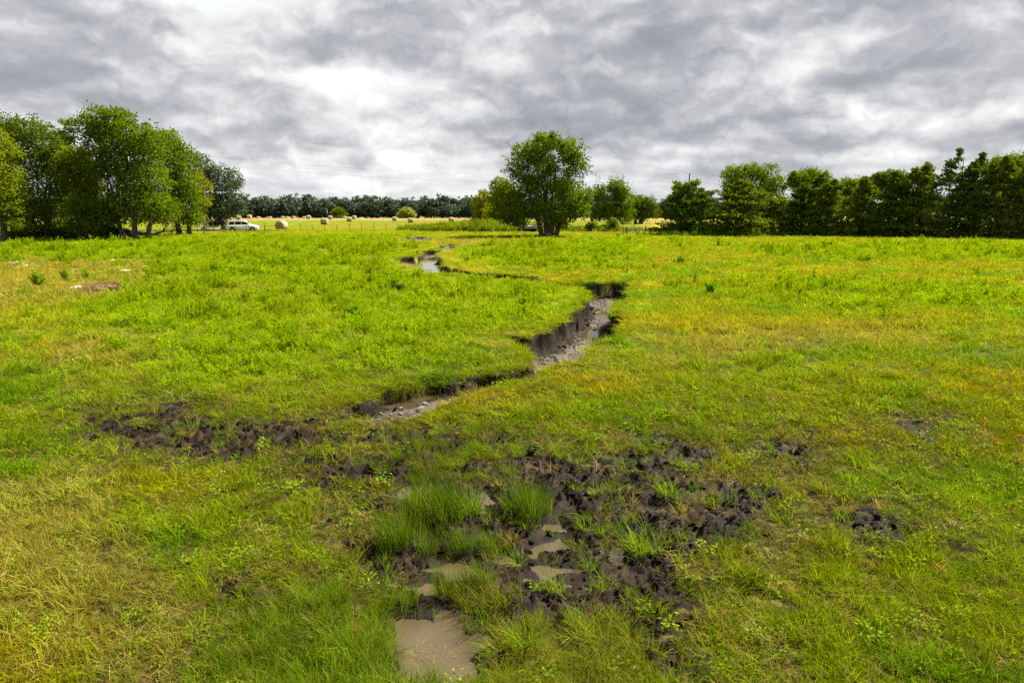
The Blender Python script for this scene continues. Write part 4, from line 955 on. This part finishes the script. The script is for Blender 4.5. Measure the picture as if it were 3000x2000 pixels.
# ------------------------------------------------------------------ white estate car
def loft(b, secs):
    """secs: list of rings with equal counts, closed round; capped"""
    n = len(secs[0]); V = [p for s in secs for p in s]; F = []
    for i in range(len(secs) - 1):
        for k in range(n): F.append((i * n + k, i * n + (k + 1) % n, (i + 1) * n + (k + 1) % n, (i + 1) * n + k))
    F.append(tuple(range(n - 1, -1, -1))); F.append(tuple((len(secs) - 1) * n + k for k in range(n))); b.add(V, F)
def car():
    g = G(713, 679); z = float(height(g[:1], g[1:2])[0])
    root = empty('parked_car', (g[0], g[1], z), R(13)); tag(root, 'white four-door sport utility car parked behind the pipe fence', 'car')
    def ring(x, w, zb, zt, wt=None):
        wt = wt or w; m = (zb + zt) / 2
        return [(x, -w * .92, zb), (x, -w, zb + .18), (x, -w, m), (x, -wt, zt - .06), (x, -wt * .93, zt), (x, wt * .93, zt), (x, wt, zt - .06), (x, w, m), (x, w, zb + .18), (x, w * .92, zb)]
    b = MB(); loft(b, [ring(-2.60, .80, .52, .98), ring(-2.52, .93, .38, 1.10), ring(-2.2, .99, .33, 1.14), ring(-1.2, 1.0, .33, 1.15), ring(0.3, 1.0, .33, 1.15), ring(1.1, .99, .33, 1.14),
                         ring(1.35, .98, .33, 1.17), ring(2.1, .95, .34, 1.10), ring(2.48, .86, .38, 1.0), ring(2.60, .74, .46, .86)])
    body = b.build('body', M['paint'], root, smooth=True)
    b = MB(); loft(b, [[(-2.50, -.88, 1.10), (-2.28, -.72, 1.78), (-2.28, .72, 1.78), (-2.50, .88, 1.10)], [(-2.2, -.90, 1.10), (-2.05, -.74, 1.86), (-2.05, .74, 1.86), (-2.2, .90, 1.10)],
                         [(-.6, -.93, 1.10), (-.6, -.77, 1.91), (-.6, .77, 1.91), (-.6, .93, 1.10)], [(.5, -.92, 1.10), (.25, -.75, 1.87), (.25, .75, 1.87), (.5, .92, 1.10)],
                         [(1.45, -.88, 1.10), (.62, -.72, 1.78), (.62, .72, 1.78), (1.45, .88, 1.10)]]); b.build('cabin', M['paint'], root)
    def pane(name, pts):
        q = [Vector(p) for p in pts]; nrm = (q[1] - q[0]).cross(q[2] - q[0]).normalized(); bb = MB(); k = len(q)
        bb.add([p + nrm * .012 for p in q] + [p - nrm * .012 for p in q], [tuple(range(k)), tuple(range(2 * k - 1, k - 1, -1))] + [(i, i + k, (i + 1) % k + k, (i + 1) % k) for i in range(k)]); return bb.build(name, M['glass'], root)
    for s_ in (-1, 1):
        def P_(x, z): t = (z - 1.10) / .78; return (x, s_ * (.935 - .155 * t), z)
        for name, pts in (('quarter_window', [(-2.12, 1.22), (-1.28, 1.22), (-1.25, 1.70), (-1.95, 1.68)]), ('side_window', [(-1.12, 1.22), (-.14, 1.22), (-.16, 1.74), (-1.10, 1.72)]), ('side_window', [(-.04, 1.22), (1.12, 1.20), (.58, 1.68), (-.06, 1.74)])):
            q = [P_(*p) for p in pts]; pane(name, q if s_ < 0 else q[::-1])
        bb = MB(); bb.box((1.02, s_ * 1.03, 1.22), (.16, .16, .14), 0, .8); bb.build('mirror', M['paint'], root)
        bb = MB(); bb.tube([(-1.9, s_ * .66, 1.92), (-.6, s_ * .68, 1.97), (.2, s_ * .66, 1.92)], .025, 6); bb.build('roof_rail', M['chrome'], root)
        bb = MB(); bb.box((-2.49, s_ * .86, 1.02), (.16, .16, .24), 0, .9); bb.build('taillight', M['tail'], root)
        bb = MB(); bb.box((2.44, s_ * .76, .88), (.22, .24, .14), 0, .8); bb.build('headlight', M['lamp'], root)
        bb = MB(); bb.box((-.05, s_ * .985, .36), (2.1, .10, .06)); bb.build('running_board', M['chrome'], root)
        for dx in (-.62, .45):
            bb = MB(); bb.box((dx, s_ * 1.005, 1.02), (.2, .03, .035)); bb.build('door_handle', M['paint'], root)
        for dx in (-1.62, 1.60):
            bb = MB(); bb.tube([(dx, s_ * .90, .44), (dx, s_ * 1.004, .44)], .47, 22); bb.build('wheel_arch', M['blackplastic'], root)
            w = empty('wheel', (dx, s_ * .93, .39)); w.parent = root
            bb = MB(); bb.tube([(0, -.12, 0), (0, -.09, 0), (0, .09, 0), (0, .12, 0)], [.34, .39, .39, .34], 22); bb.build('tyre', M['rubber'], w)
            bb = MB(); bb.tube([(0, s_ * .10, 0), (0, s_ * .13, 0)], [.26, .24], 18)
            for a in range(5): bb.box((.15 * math.cos(a * 1.257), s_ * .14, .15 * math.sin(a * 1.257)), (.09, .02, .09))
            bb.build('rim', M['alloy'], w)
    pane('rear_window', [(-2.462, -.72, 1.22), (-2.31, -.64, 1.70), (-2.31, .64, 1.70), (-2.462, .72, 1.22)][::-1])
    pane('windscreen', [(1.34, -.78, 1.17), (.68, -.66, 1.74), (.68, .66, 1.74), (1.34, .78, 1.17)])
    bb = MB(); bb.box((-2.60, 0, .58), (.16, 1.6, .22), 0, .95); bb.build('rear_bumper', M['paint'], root)
    bb = MB(); bb.box((2.60, 0, .72), (.06, 1.0, .24)); bb.build('grille', M['blackplastic'], root)
    bb = MB(); bb.tube([(-2.6, 0, .45), (-3.0, 0, .45)], .04, 6); bb.build('tow_hitch', M['blackplastic'], root)
    # trailer behind it
    t = empty('utility_trailer', (0, 0, 0)); t.matrix_world = Matrix.Translation((g[0], g[1], z)) @ Matrix.Rotation(R(9), 4, 'Z') @ Matrix.Translation((-5.6, -.25, 0)); tag(t, 'low pale metal trailer hitched behind the white car', 'trailer')
    bb = MB(); bb.box((-.2, 0, .50), (3.6, 1.9, .07)); bb.build('deck', M['alu'], t)
    bb = MB()
    for y_ in (-.93, .93): bb.tube([(-2, y_, .62), (1.6, y_, .62)], .035, 6)
    bb.tube([(1.6, -.93, .62), (1.6, .93, .62)], .035, 6); bb.build('side_rail', M['alu'], t)
    bb = MB(); bb.tube([(1.6, -.7, .46), (2.75, 0, .46), (1.6, .7, .46)], .05, 6); bb.build('drawbar', M['blackplastic'], t)
    bb = MB(); bb.box((-2.55, 0, .33), (1.15, 1.7, .05)); bb.add([], []); bb.build('ramp', M['alu'], t).rotation_euler = (0, R(-9), 0)
    for s_ in (-1, 1):
        w = empty('wheel', (-.35, s_ * 1.03, .33)); w.parent = t
        bb = MB(); bb.tube([(0, -.09, 0), (0, .09, 0)], .33, 18); bb.build('tyre', M['rubber'], w)
        bb = MB(); bb.tube([(0, -.10, 0), (0, .10, 0)], .17, 12); bb.build('rim', M['alloy'], w)
        bb = MB(); bb.tube([(-.85, s_ * 1.03, .48), (-.70, s_ * 1.03, .74), (0, s_ * 1.03, .74), (.15, s_ * 1.03, .48)], .10, 6); bb.build('fender', M['blackplastic'], t)
car()

# ------------------------------------------------------------------ fences and gates
def at(px, d): return np.array([(px - 1500) / FPX * (d * cp + CAM_H * sp), d])
def gz(x, y): return float(height(np.array([x]), np.array([y]))[0])
def pipe_panel(name, label, pxs, d, rails, cat, h=1.2, slope=0.0, posts=None, rad=.04, mat='pipe'):
    """posts at the given pixel columns on a line at distance d (m), rails between the ends"""
    P = [at(p, d + slope * (p - pxs[0])) for p in pxs]; o = P[0]; root = empty(name, (o[0], o[1], gz(*o))); tag(root, label, cat)
    L_ = [np.array([p[0] - o[0], p[1] - o[1], gz(*p) - gz(*o)]) for p in P]
    for k, q in enumerate(L_):
        hh = h if posts is None else posts[k]
        if hh: b = MB(); b.tube([q + [0, 0, -.2], q + [0, 0, hh]], rad * 1.15, 6); b.build('post', M[mat], root)
    for hr in rails: b = MB(); b.tube([q + np.array([0, 0, hr]) for q in L_], rad * .85, 6); b.build('rail', M[mat], root)
    return root
pipe_panel('pipe_fence', 'rusty pipe fence running from the trees to the car', [480, 512, 545, 579, 626, 660], 112, (.42, .95), 'fence', 1.3, .01)
pipe_panel('pipe_gate', 'thin pipe gate in front of the car door', [662, 692, 724], 112.6, (.28, .72, 1.12), 'gate', 1.16, posts=[1.16, 1.16, 1.25])
pipe_panel('pipe_gate', 'framed pipe gate in front of the car bonnet', [730, 776], 113, (.30, 1.18), 'gate', 1.2)
pipe_panel('pipe_fence', 'pipe fence section between the car and the round bale', [778, 785, 815, 821], 113.4, (.35, 1.15), 'fence', 1.2, posts=[1.55, .6, .8, 1.3])
pipe_panel('pipe_gate', 'low pipe cattle panel right of the lone tree', [1629, 1664, 1680, 1697], 112, (.12, .92), 'gate', 1.0, posts=[.9, 1.0, .95, 1.15])
root = pipe_panel('farm_gate', 'grey metal farm gate with diagonal braces near the cedars', [1837, 1883], 105, (.12, .48, .80, .98), 'gate', 1.05, mat='gate_metal')
w = at(1883, 105)[0] - at(1837, 105)[0]
for a, c in ((.12, .28), (.36, .52), (.66, .52), (.86, .72)):
    b = MB(); b.tube([(w * a, -.03, .05), (w * c, -.03, 1.0)], .03, 5); b.build('brace', M['gate_metal'], root)
def wood_post(px, d, h, tilt, label, w=.15):
    p = at(px, d); b = MB(); n = 7; b.tube([(0, 0, -.3), (tilt * h * .5, 0, h * .5), (tilt * h, .02, h)], [w * .62, w * .55, w * .5], n); o = b.build('wooden_post', M['post'], None, (p[0], p[1], gz(*p))); tag(o, label, 'post', 'old posts at the farm gate')
wood_post(1825, 105.5, 1.22, 0, 'outer upright post left of the farm gate')
wood_post(1835, 105, 1.32, -.06, 'hinge post leaning at the left end of the farm gate')
wood_post(1887, 105, 1.45, .18, 'leaning post at the right end of the farm gate', .17)
wood_post(1905, 105.5, 1.05, 0, 'short upright post beyond the leaning one', .17)
for (a, za, c, zc, lab) in ((1825, .55, 1836, .60, 'short rail between the two left gate posts'), (1890, 1.0, 1905, .45, 'slanting brace rail between the two right gate posts')):
    pa, pc = at(a, 105.3), at(c, 105.3); b = MB(); b.tube([(0, 0, za), (pc[0] - pa[0], 0, zc)], .05, 6); tag(b.build('fence_rail', M['post'], None, (pa[0], pa[1], 0)), lab, 'rail')
def wire_fence(label, pts, h=1.05, heights=(.35, .7, 1.0)):
    o = pts[0]; root = empty('wire_fence', (o[0], o[1], gz(*o))); tag(root, label, 'fence')
    L_ = [np.array([p[0] - o[0], p[1] - o[1], gz(*p) - gz(*o)]) for p in pts]
    for q in L_: b = MB(); b.tube([q + [0, 0, -.2], q + [rng.normal(0, .03), 0, h * (.9 + .2 * rng.random())]], .045, 5); b.build('post', M['post'], root)
    for k in heights: b = MB(); b.tube([q + np.array([0, 0, k]) for q in L_], .009, 4, False); b.build('wire', M['wire'], root)
wire_fence('wire fence with thin posts running along the hay field edge', [at(p, 119 + (p - 880) * .012) for p in range(880, 1300, 36)], 1.25)
wire_fence('leaning wire fence posts between cattle panel and farm gate', [at(p, 109) for p in (1712, 1733, 1753, 1782, 1806)])
wire_fence('far wire fence crossing the golden field behind the farm gate', [at(p, 165) for p in range(1830, 1975, 18)])
wire_fence('faint wire fence at the far right end of the hay field', [at(p, 232) for p in range(1336, 1400, 9)], 1.2)

# ------------------------------------------------------------------ culvert, pole, wires, log, litter
def culvert():
    p = at(1552, 114); root = empty('culvert', (p[0], p[1], gz(*p))); tag(root, 'weathered concrete culvert crossing half hidden behind the lone tree', 'culvert')
    b = MB(); b.box((0, 1, .98), (3.6, 3.2, .42)); b.build('deck', M['concrete'], root)
    for s_ in (-1, 1): b = MB(); b.box((s_ * 1.35, 1, .36), (.45, 3.0, .86), 0, .92); b.build('abutment', M['concrete'], root)
    b = MB(); b.box((0, 2.4, .3), (2.5, .2, .8)); b.build('end_wall', M['concrete'], root)
    b = MB(); b.tube([(.3, -.55, 1.19), (.3, -.55, 1.6)], .05, 6); b.build('marker_post', M['pipe'], root)
culvert()
def pole(name_label, x, y, h):
    root = empty('utility_pole', (x, y, gz(x, y))); tag(root, name_label, 'utility pole')
    b = MB(); b.tube([(0, 0, -.5), (0, 0, h * .5), (.05, 0, h)], [.17, .14, .11], 8); b.build('shaft', M['post'], root)
    for zz in (h - .1, h - 1.55):
        b = MB(); b.tube([(0, -.1, zz), (0, -.28, zz), (0, -.28, zz + .16)], [.03, .03, .05], 6); b.build('insulator', M['concrete'], root)
px_ = at(2012, 140); pole('wooden utility pole rising behind the first cedar', px_[0], px_[1], 10.7)
pole('wooden utility pole off to the left of the wood', -75, 95, 15.6)
pole('wooden utility pole far behind the right-hand cedars', 95, 162, 10.9)
def wire(label, A, B, mid):
    A, B = np.array(A), np.array(B); b = MB(); pts = []
    for k in range(25):
        t = k / 24; p = A + (B - A) * t; p[2] += 4 * (mid - (A[2] + B[2]) / 2) * t * (1 - t); pts.append(p)
    b.tube(pts, .011, 4, False); tag(b.build('power_line', M['wire']), label, 'cable', 'power lines')
wire('upper power line sagging from the left wood to the pole', (-75, 95 - .28, 14.9), (px_[0], px_[1] - .28, 10.7), 10.1)
wire('lower power line sagging from the left wood to the pole', (-75, 95 - .28, 13.6), (px_[0], px_[1] - .28, 9.25), 8.9)
wire('upper power line running right from the pole behind the cedars', (px_[0], px_[1] - .28, 10.7), (95, 161.7, 10.8), 9.6)
wire('lower power line running right from the pole behind the cedars', (px_[0], px_[1] - .28, 9.25), (95, 161.7, 9.35), 8.1)

def log():
    r = np.random.default_rng(8); a = at(335, 88); c = at(505, 92); root = empty('fallen_log', (a[0], a[1], gz(*a))); tag(root, 'dark fallen log with broken upturned limbs lying under the trees', 'log')
    d = np.array([c[0] - a[0], c[1] - a[1], .9]); p = limb_path((0, 0, .45), d, r, 6, .02); b = MB(); b.tube(p, [.34, .33, .30, .26, .20, .14, .08], 9); b.build('trunk', M['log'], root, smooth=True)
    for k in range(14):
        q = p[r.integers(2, 7)]; e = q + np.array([r.uniform(-.2, 1.8), r.normal(0, .5), r.uniform(-.4, 1.5)]); e[2] = max(e[2], .05); b = MB(); m = limb_path(q, e, r, 4, .3); b.tube(m, list(np.linspace(.09, .02, len(m))), 5)
        for _ in range(3): w_ = m[r.integers(1, 5)]; b.tube([w_, w_ + r.normal(0, .35, 3) + [0, 0, .2]], [.035, .012], 4)
        b.build('limb', M['log'], root)
log()
def sheet(px, py, wpx, label, mat, seed):
    r = np.random.default_rng(seed); g = G(px, py); w_ = wpx / ppm(g[1]); n = 9; V = []; F = []
    for i in range(n):
        for j in range(n):
            u_, v_ = i / (n - 1) - .5, j / (n - 1) - .5; q = 1 + .3 * math.sin(3 * math.atan2(v_, u_) + seed)
            V.append((u_ * w_ * q, v_ * w_ * .9 * q, .04 + .16 * w_ * abs(float(fbm(np.array([u_ * 2.6 + seed]), np.array([v_ * 2.6]), seed, 3)[0])) + .28 * w_ * max(0, .42 - math.hypot(u_, v_))))
    for i in range(n - 1):
        for j in range(n - 1): F.append((i * n + j, i * n + j + 1, (i + 1) * n + j + 1, (i + 1) * n + j))
    me = bpy.data.meshes.new('plastic_scrap'); me.from_pydata(V, [], F); me.update(); me.materials.append(M[mat])
    o = obj('plastic_scrap', me, None, (g[0], g[1], gz(g[0], g[1]) + .06)); md = o.modifiers.new('thickness', 'SOLIDIFY'); md.thickness = .006
    tag(o, label, 'litter', 'scraps of plastic on the dry patch')
for i, (px, py, w_, lab, mt) in enumerate([(38, 775, 26, 'thin pale scrap farthest left on the dry patch', 'plastic'), (78, 782, 30, 'crumpled white plastic second from the left edge', 'plastic'), (108, 783, 18, 'brownish sheet lying against the crumpled white plastic', 'dirtyplastic'),
        (226, 794, 24, 'grey-white plastic sheet in the middle of the dry patch', 'dirtyplastic'), (332, 767, 20, 'white scrap highest up, at the back of the dry patch', 'plastic'), (350, 783, 22, 'torn white plastic below the highest scrap', 'plastic'),
        (368, 801, 22, 'white scrap nearest the viewer on the right of the dry patch', 'plastic'), (426, 790, 26, 'rightmost white plastic scrap', 'plastic'), (413, 800, 12, 'tiny white scrap left of the rightmost one', 'plastic'),
        (228, 850, 34, 'long white scrap beside the brown brush pile', 'plastic'), (84, 844, 20, 'bluish white scrap under a tall weed at the left', 'plastic')]): sheet(px, py, w_, lab, mt, 300 + i)
def brush():
    r = np.random.default_rng(9); g = G(310, 858); n = 900; x = r.normal(0, .95, n); y = r.normal(0, .45, n); h = .55 * np.exp(-(x / 1.3) ** 2 - (y / .6) ** 2)
    c = np.stack([x, y, h * r.random(n) + .05], 1); v, f = leaves(c, np.stack([r.normal(0, 1, n), r.normal(0, .6, n), r.normal(0, .35, n)], 1), .5 + .5 * r.random(n), .03, r)
    m = foliage('dead_brush', (.24, .13, .05), (.50, .34, .17), .2)
    tag(obj('brush_pile', mesh_np('brush_pile', v, f, [m], {'var': np.repeat(r.random(n), 4)}), None, (g[0], g[1], gz(g[0], g[1]))), 'heap of dead orange-brown brush on the left of the meadow', 'brush')
brush()

# ------------------------------------------------------------------ single plants one can point at
TM = {'rush': tinted('rush_blade', (.105, .185, .007), gloss=0), 'bright': tinted('bright_blade', (.20, .31, .010), gloss=0), 'olive': tinted('olive_blade', (.17, .20, .010), gloss=0)}
rt = np.random.default_rng(55)
SPEC = {'rush': (150, .17, .40, .35, .0055, .24, .6, .7, 4), 'bright': (56, .09, .30, .45, .0085, .45, 1.2, .75, 4), 'olive': (120, .18, .28, .4, .006, .38, .95, .6, 3)}
def tuft(px, py, kind, s, label, spots_=((0, 0),)):
    """one clump; spots_ are the sub-crowns it has grown into, in metres"""
    g = G(px, py); parts = []
    for sx, sy in spots_:
        V, F, A = blades(rt, *SPEC[kind]); V = V * s + np.array([sx, sy, 0]); parts.append((V, F, A))
    V, F, A = merge(parts); V[:, 2] += height(V[:, 0] * .6 + g[0], V[:, 1] * .6 + g[1]) * 0
    o = obj('grass_tuft', mesh_np('grass_tuft', V, F, [TM[kind]], {'var': A}), None, (g[0], g[1], gz(g[0], g[1]) - .02)); tag(o, label, 'grass tuft')
T_ = lambda x, y: (1100 + x * .5102, 1250 + y * .5102)
ring_ = lambda n, q: [(q * math.cos(a) * (.5 + .6 * rt.random()), q * math.sin(a) * (.4 + .5 * rt.random())) for a in np.linspace(0, 6.28, n, False)] + [(0, 0)]
for zx, zy, kind, s_, sp_, lab in (
        (370, 500, 'rush', 1.25, ring_(6, .38), 'largest tall dark green grass island in the middle of the mud'),
        (890, 495, 'rush', 1.05, ring_(4, .28), 'tall dark grass island right of the largest one'),
        (125, 680, 'rush', 1.1, ring_(3, .2), 'dense grass tuft at the left rim of the mud beside a small puddle'),
        (320, 690, 'rush', .85, ((0, 0),), 'slim upright tuft between two small puddles below the largest island'),
        (480, 690, 'rush', .8, ((0, 0), (.1, .05)), 'short upright tuft just above the long puddle'),
        (690, 690, 'rush', .85, ((0, 0), (-.12, .06)), 'upright tuft below the second grass island'),
        (400, 945, 'rush', .75, ((0, 0), (.18, .03)), 'dark tuft on the near bank of the long puddle'),
        (560, 900, 'rush', .7, ((0, 0), (.15, 0)), 'thin tuft growing at the edge of the long puddle, mid-way along'),
        (655, 1010, 'olive', 1.0, ((0, 0), (.2, .05), (-.2, .02)), 'flattened olive grass lying across the lower mud ridge'),
        (540, 500, 'bright', 1.1, ((0, 0), (.05, .1)), 'bright broad-bladed clump at the right foot of the largest grass island'),
        (820, 745, 'bright', .95, ((0, 0),), 'bright spreading clump left of the mid-mud puddles'),
        (1050, 175, 'bright', 1.0, ((0, 0),), 'bright clump at the top edge of the mud'),
        (1270, 385, 'bright', .85, ((0, 0),), 'bright sprig in the churned mud above the dark hollow'),
        (1150, 350, 'bright', .7, ((0, 0),), 'small bright sprig on the clods, upper mid mud'),
        (1660, 400, 'bright', 1.05, ((0, 0), (.12, .04)), 'bright clump in the upper right of the mud'),
        (1545, 715, 'bright', 1.25, ((0, 0), (.12, .06), (-.1, .05)), 'biggest bright grass fountain at the right side of the mud'),
        (1235, 780, 'bright', .8, ((0, 0),), 'bright weedy sprig standing above the right end of the long puddle'),
        (1200, 600, 'bright', .65, ((0, 0),), 'small bright clump right of the square puddle'),
        (1290, 600, 'bright', .75, ((0, 0),), 'leafy bright clump further right of the square puddle'),
        (1000, 930, 'bright', .75, ((0, 0), (.12, 0)), 'bright blades at the water edge of the long puddle, right part'),
        (1740, 220, 'bright', .9, ((0, 0),), 'bright clump farthest up on the right of the mud'),
        (1370, 130, 'bright', .85, ((0, 0),), 'bright clump at the top of the mud, right of the first one'),
        (660, 640, 'bright', .6, ((0, 0),), 'little bright sprig between the two grass islands'),
        (840, 1290, 'bright', 1.0, ((0, 0), (.06, .05)), 'tall bright blades arching up just right of the big puddle'),
        (1180, 1215, 'bright', 1.05, ((0, 0),), 'long curved blades by the bottom edge of the mud'),
        (1470, 1215, 'bright', .9, ((0, 0),), 'pale arched blades alone near the lower right of the mud')):
    tuft(*T_(zx, zy), kind, s_, lab, sp_)
for k in range(4):
    V, F, A = blades(rt, 90, .15, .38, .4, .0055, .35, .9, .6, 4); source('longgrass', mesh_np('long_grass_source', V, F, [M['blade']], {'var': A}))
def banks():
    r = np.random.default_rng(88)
    def fill(pts, n):
        P = poly(pts); lo, hi = P.min(0) - .3, P.max(0) + .3; x = lo[0] + r.random(n * 4) * (hi[0] - lo[0]); y = lo[1] + r.random(n * 4) * (hi[1] - lo[1]); k = (sdf(x, y, P, 1) > -.1 + .2 * r.random(n * 4)) & (puddle_sd(x, y)[0] < -.10); return x[k][:n], y[k][:n]
    def put(name, x, y, t, s, h, lab):
        n = len(x); s = s * (.7 + .6 * r.random(n)); scatter(name, 'longgrass', np.stack([x, y, height(x, y) - .01], 1), np.array(t) * (.6 + .7 * r.random((n, 1))), s, s * h * (.8 + .4 * r.random(n)), lab, 'grass', .2, r)
    x, y = fill([(800, 1850), (980, 1800), (1100, 1830), (1150, 1900), (1135, 2090), (850, 2090)], 150); put('puddle_edge_grass', x, y, (.13, .215, .007), .8, .75, 'dense long green grass hanging over the left side of the big puddle')
    x, y = fill([(1200, 1300), (1400, 1290), (1470, 1340), (1400, 1400), (1200, 1400)], 60); put('mud_margin_grass', x, y, (.14, .21, .007), .75, .75, 'tall green grass along the upper left margin of the mud')
    x, y = fill([(1395, 1905), (1480, 1880), (1600, 1930), (1800, 1930), (1800, 2090), (1410, 2090)], 130); put('puddle_mound_grass', x, y, (.20, .23, .014), .7, .55, 'loose olive and straw grass mounded on the right bank of the big puddle')
    x, y = fill([(1000, 1192), (1100, 1148), (1200, 1120), (1360, 1098), (1510, 1078), (1540, 1045), (1500, 1020), (1380, 1060), (1200, 1090), (1050, 1130), (940, 1185)], 130); put('creek_bank_grass', x, y, (.19, .26, .008), .7, .6, 'leafy grass overhanging the far bank of the lower creek')
    x, y = fill([(1010, 1238), (1200, 1228), (1350, 1176), (1540, 1114), (1560, 1120), (1360, 1190), (1200, 1242)], 60); put('near_creek_grass', x, y, (.20, .28, .014), .45, .7, 'bright blades standing along the near edge of the lower creek')
banks()
def floating_straw():
    r = np.random.default_rng(99); n = 9; g = G(1235, 1935, POND); x = g[0] + r.normal(0, .22, n); y = g[1] + r.normal(0, .14, n); k = puddle_sd(x, y)[0] > .04; x, y = x[k], y[k]; n = len(x)
    scatter('floating_straw', 'straw', np.stack([x, y, np.full(n, POND + .004)], 1), C(.30, .26, .12) * (.5 + .7 * r.random((n, 1))), .45 + .4 * r.random(n), np.full(n, .12), 'pale dead grass floating on the big puddle', 'straw', .02, r)
floating_straw()
def margin_stems():
    r = np.random.default_rng(97); x, y = spots(lambda q: np.full_like(q, 60), 5, 16, .6, r=r); ps, lev = puddle_sd(x, y); k = (ps > -.12) & (ps < .10) & (lev == POND) & (fbm(x / .35, y / .35, 351, 2) > .12); x, y = x[k], y[k]; n = len(x)
    s_ = .25 + .35 * r.random(n); scatter('puddle_margin_stems', 'tallgrass', np.stack([x, y, np.full(n, POND - .02)], 1), C(.17, .24, .01) * (.5 + .8 * r.random((n, 1))), s_, .25 + .45 * r.random(n), 'sparse stems poking out of the puddle margins', 'grass', .3, r)
margin_stems()

def weed_mesh(seed, h, w, ns, col):
    r = np.random.default_rng(seed); parts = []
    for s_ in range(ns):
        a = r.random() * 6.28; tip = np.array([math.cos(a) * w * r.random(), math.sin(a) * w * r.random(), h * (.6 + .45 * r.random())]); m = 120; t = .15 + .85 * r.random(m) ** .7
        c = tip[None] * t[:, None]; ph = r.random(m) * 6.28; ll = .12 * (1.2 - .6 * t); d = np.stack([np.cos(ph), np.sin(ph), .2 + .5 * r.random(m)], 1)
        v, f = leaves(c + d * ll[:, None] * .5 + r.normal(0, .03, (m, 3)), d, ll, .04, r); parts.append((v, f, np.repeat(np.clip(.2 + .5 * r.random(m), 0, .9), 4)))
        st = np.array([tip * k for k in (0, .5, 1.0)]); q = MB(); q.tube(st, [.012, .009, .004], 4, False); parts.append((np.array(q.v), np.array(q.f), np.full(len(q.v), .1)))
    V, F, A = merge(parts); return mesh_np('weed_plant', V, F, [tinted('weed_%d' % seed, tuple(1.35 * c for c in col), gloss=0)], {'var': A})
for i, (px, py, h, w_, ns, col, lab) in enumerate([(110, 846, 1.0, .5, 12, (.20, .32, .012), 'tall bushy weed at the left edge by the bluish scrap'), (196, 832, .95, .3, 8, (.20, .32, .012), 'upright weed right of the tall bushy one on the dry patch'),
        (253, 824, .7, .35, 8, (.22, .36, .012), 'bright bushy weed just above the brush pile'), (185, 770, .9, .4, 9, (.20, .32, .012), 'round-headed weed behind the dry patch'), (465, 784, .6, .12, 3, (.06, .10, .012), 'thin dark solitary weed stalk right of the plastic scraps'),
        (1150, 852, .6, .35, 14, (.13, .24, .012), 'dark leaning weed clump in the middle of the green meadow'), (1175, 858, .5, .35, 12, (.10, .16, .02), 'dull weed clump touching the dark leaning one'), (1030, 935, .55, .5, 18, (.14, .27, .01), 'dark green weed clump left of the big creek bank'),
        (1990, 775, .7, .55, 14, (.16, .30, .012), 'rounded weed clump in the open meadow below the farm gate'), (2320, 730, .7, .6, 14, (.16, .30, .012), 'dark weed clump in the far right meadow'),
        (2365, 735, .8, .2, 5, (.10, .09, .03), 'brownish upright weed stalks in the far right meadow'), (1810, 702, .9, .5, 12, (.22, .38, .01), 'weed cluster in front of the farm gate'), (1868, 694, .85, .35, 10, (.2, .36, .01), 'round weed at the foot of the farm gate'),
        (2080, 865, .6, .45, 14, (.16, .32, 0), 'bushy weed in the right-hand green band'), (1800, 885, .4, .35, 12, (.12, .26, .01), 'green weed sprouting on the slumped creek bank')]):
    g = G(px, py); o = obj('weed_plant', weed_mesh(400 + i, h, w_, ns, col), None, (g[0], g[1], gz(g[0], g[1]) - .02)); tag(o, lab, 'weed')

# tall growth along the far fence line
def fence_growth():
    r = np.random.default_rng(66); P = np.array([at(p, d) for p, d in ((1180, 121), (1300, 117), (1420, 113), (1560, 112), (1600, 118), (1800, 113), (1930, 116), (1800, 122), (1560, 122), (1380, 130), (1180, 128))])
    lo, hi = P.min(0), P.max(0); n = 5200; x = lo[0] + r.random(n) * (hi[0] - lo[0]); y = lo[1] + r.random(n) * (hi[1] - lo[1]); k = sdf(x, y, P, 2) > -.4 + .8 * r.random(n); x, y = x[k], y[k]
    k = ~((np.abs(x - at(1552, 114)[0]) < 2.2) & (y > 110.5) & (y < 117)); x, y = x[k], y[k]; n = len(x)
    s = 1.6 + 1.2 * r.random(n); px = x / y * FPX + 1500; hmul = np.interp(px, [1180, 1300, 1400, 1560, 1620, 1700, 1930], [.8, 1.3, 1.6, 1.6, 1.0, .9, .7]); t = C(.17, .25, .012) * (.6 + .8 * r.random((n, 1))) + C(.10, .06, 0) * (r.random((n, 1)) < .25)
    scatter('fence_line_weeds', 'weed', np.stack([x, y, height(x, y)], 1), t, s, s * hmul * (.6 + .5 * r.random(n)), 'tall green weeds crowding the fence line around the culvert', 'weeds', .1, r)
    # ragged tops along the cedar feet
    n = 1500; px = 1930 + r.random(n) * 1200; d = 97 + 3 * r.random(n); x = (px - 1500) / FPX * d; s = 1.2 + .8 * r.random(n)
    scatter('cedar_foot_weeds', 'weed', np.stack([x, d, height(x, d)], 1), C(.13, .23, .014) * (.6 + .8 * r.random((n, 1))), s, s * (.7 + .5 * r.random(n)), 'fringe of weeds along the foot of the cedars', 'weeds', .1, r)
fence_growth()
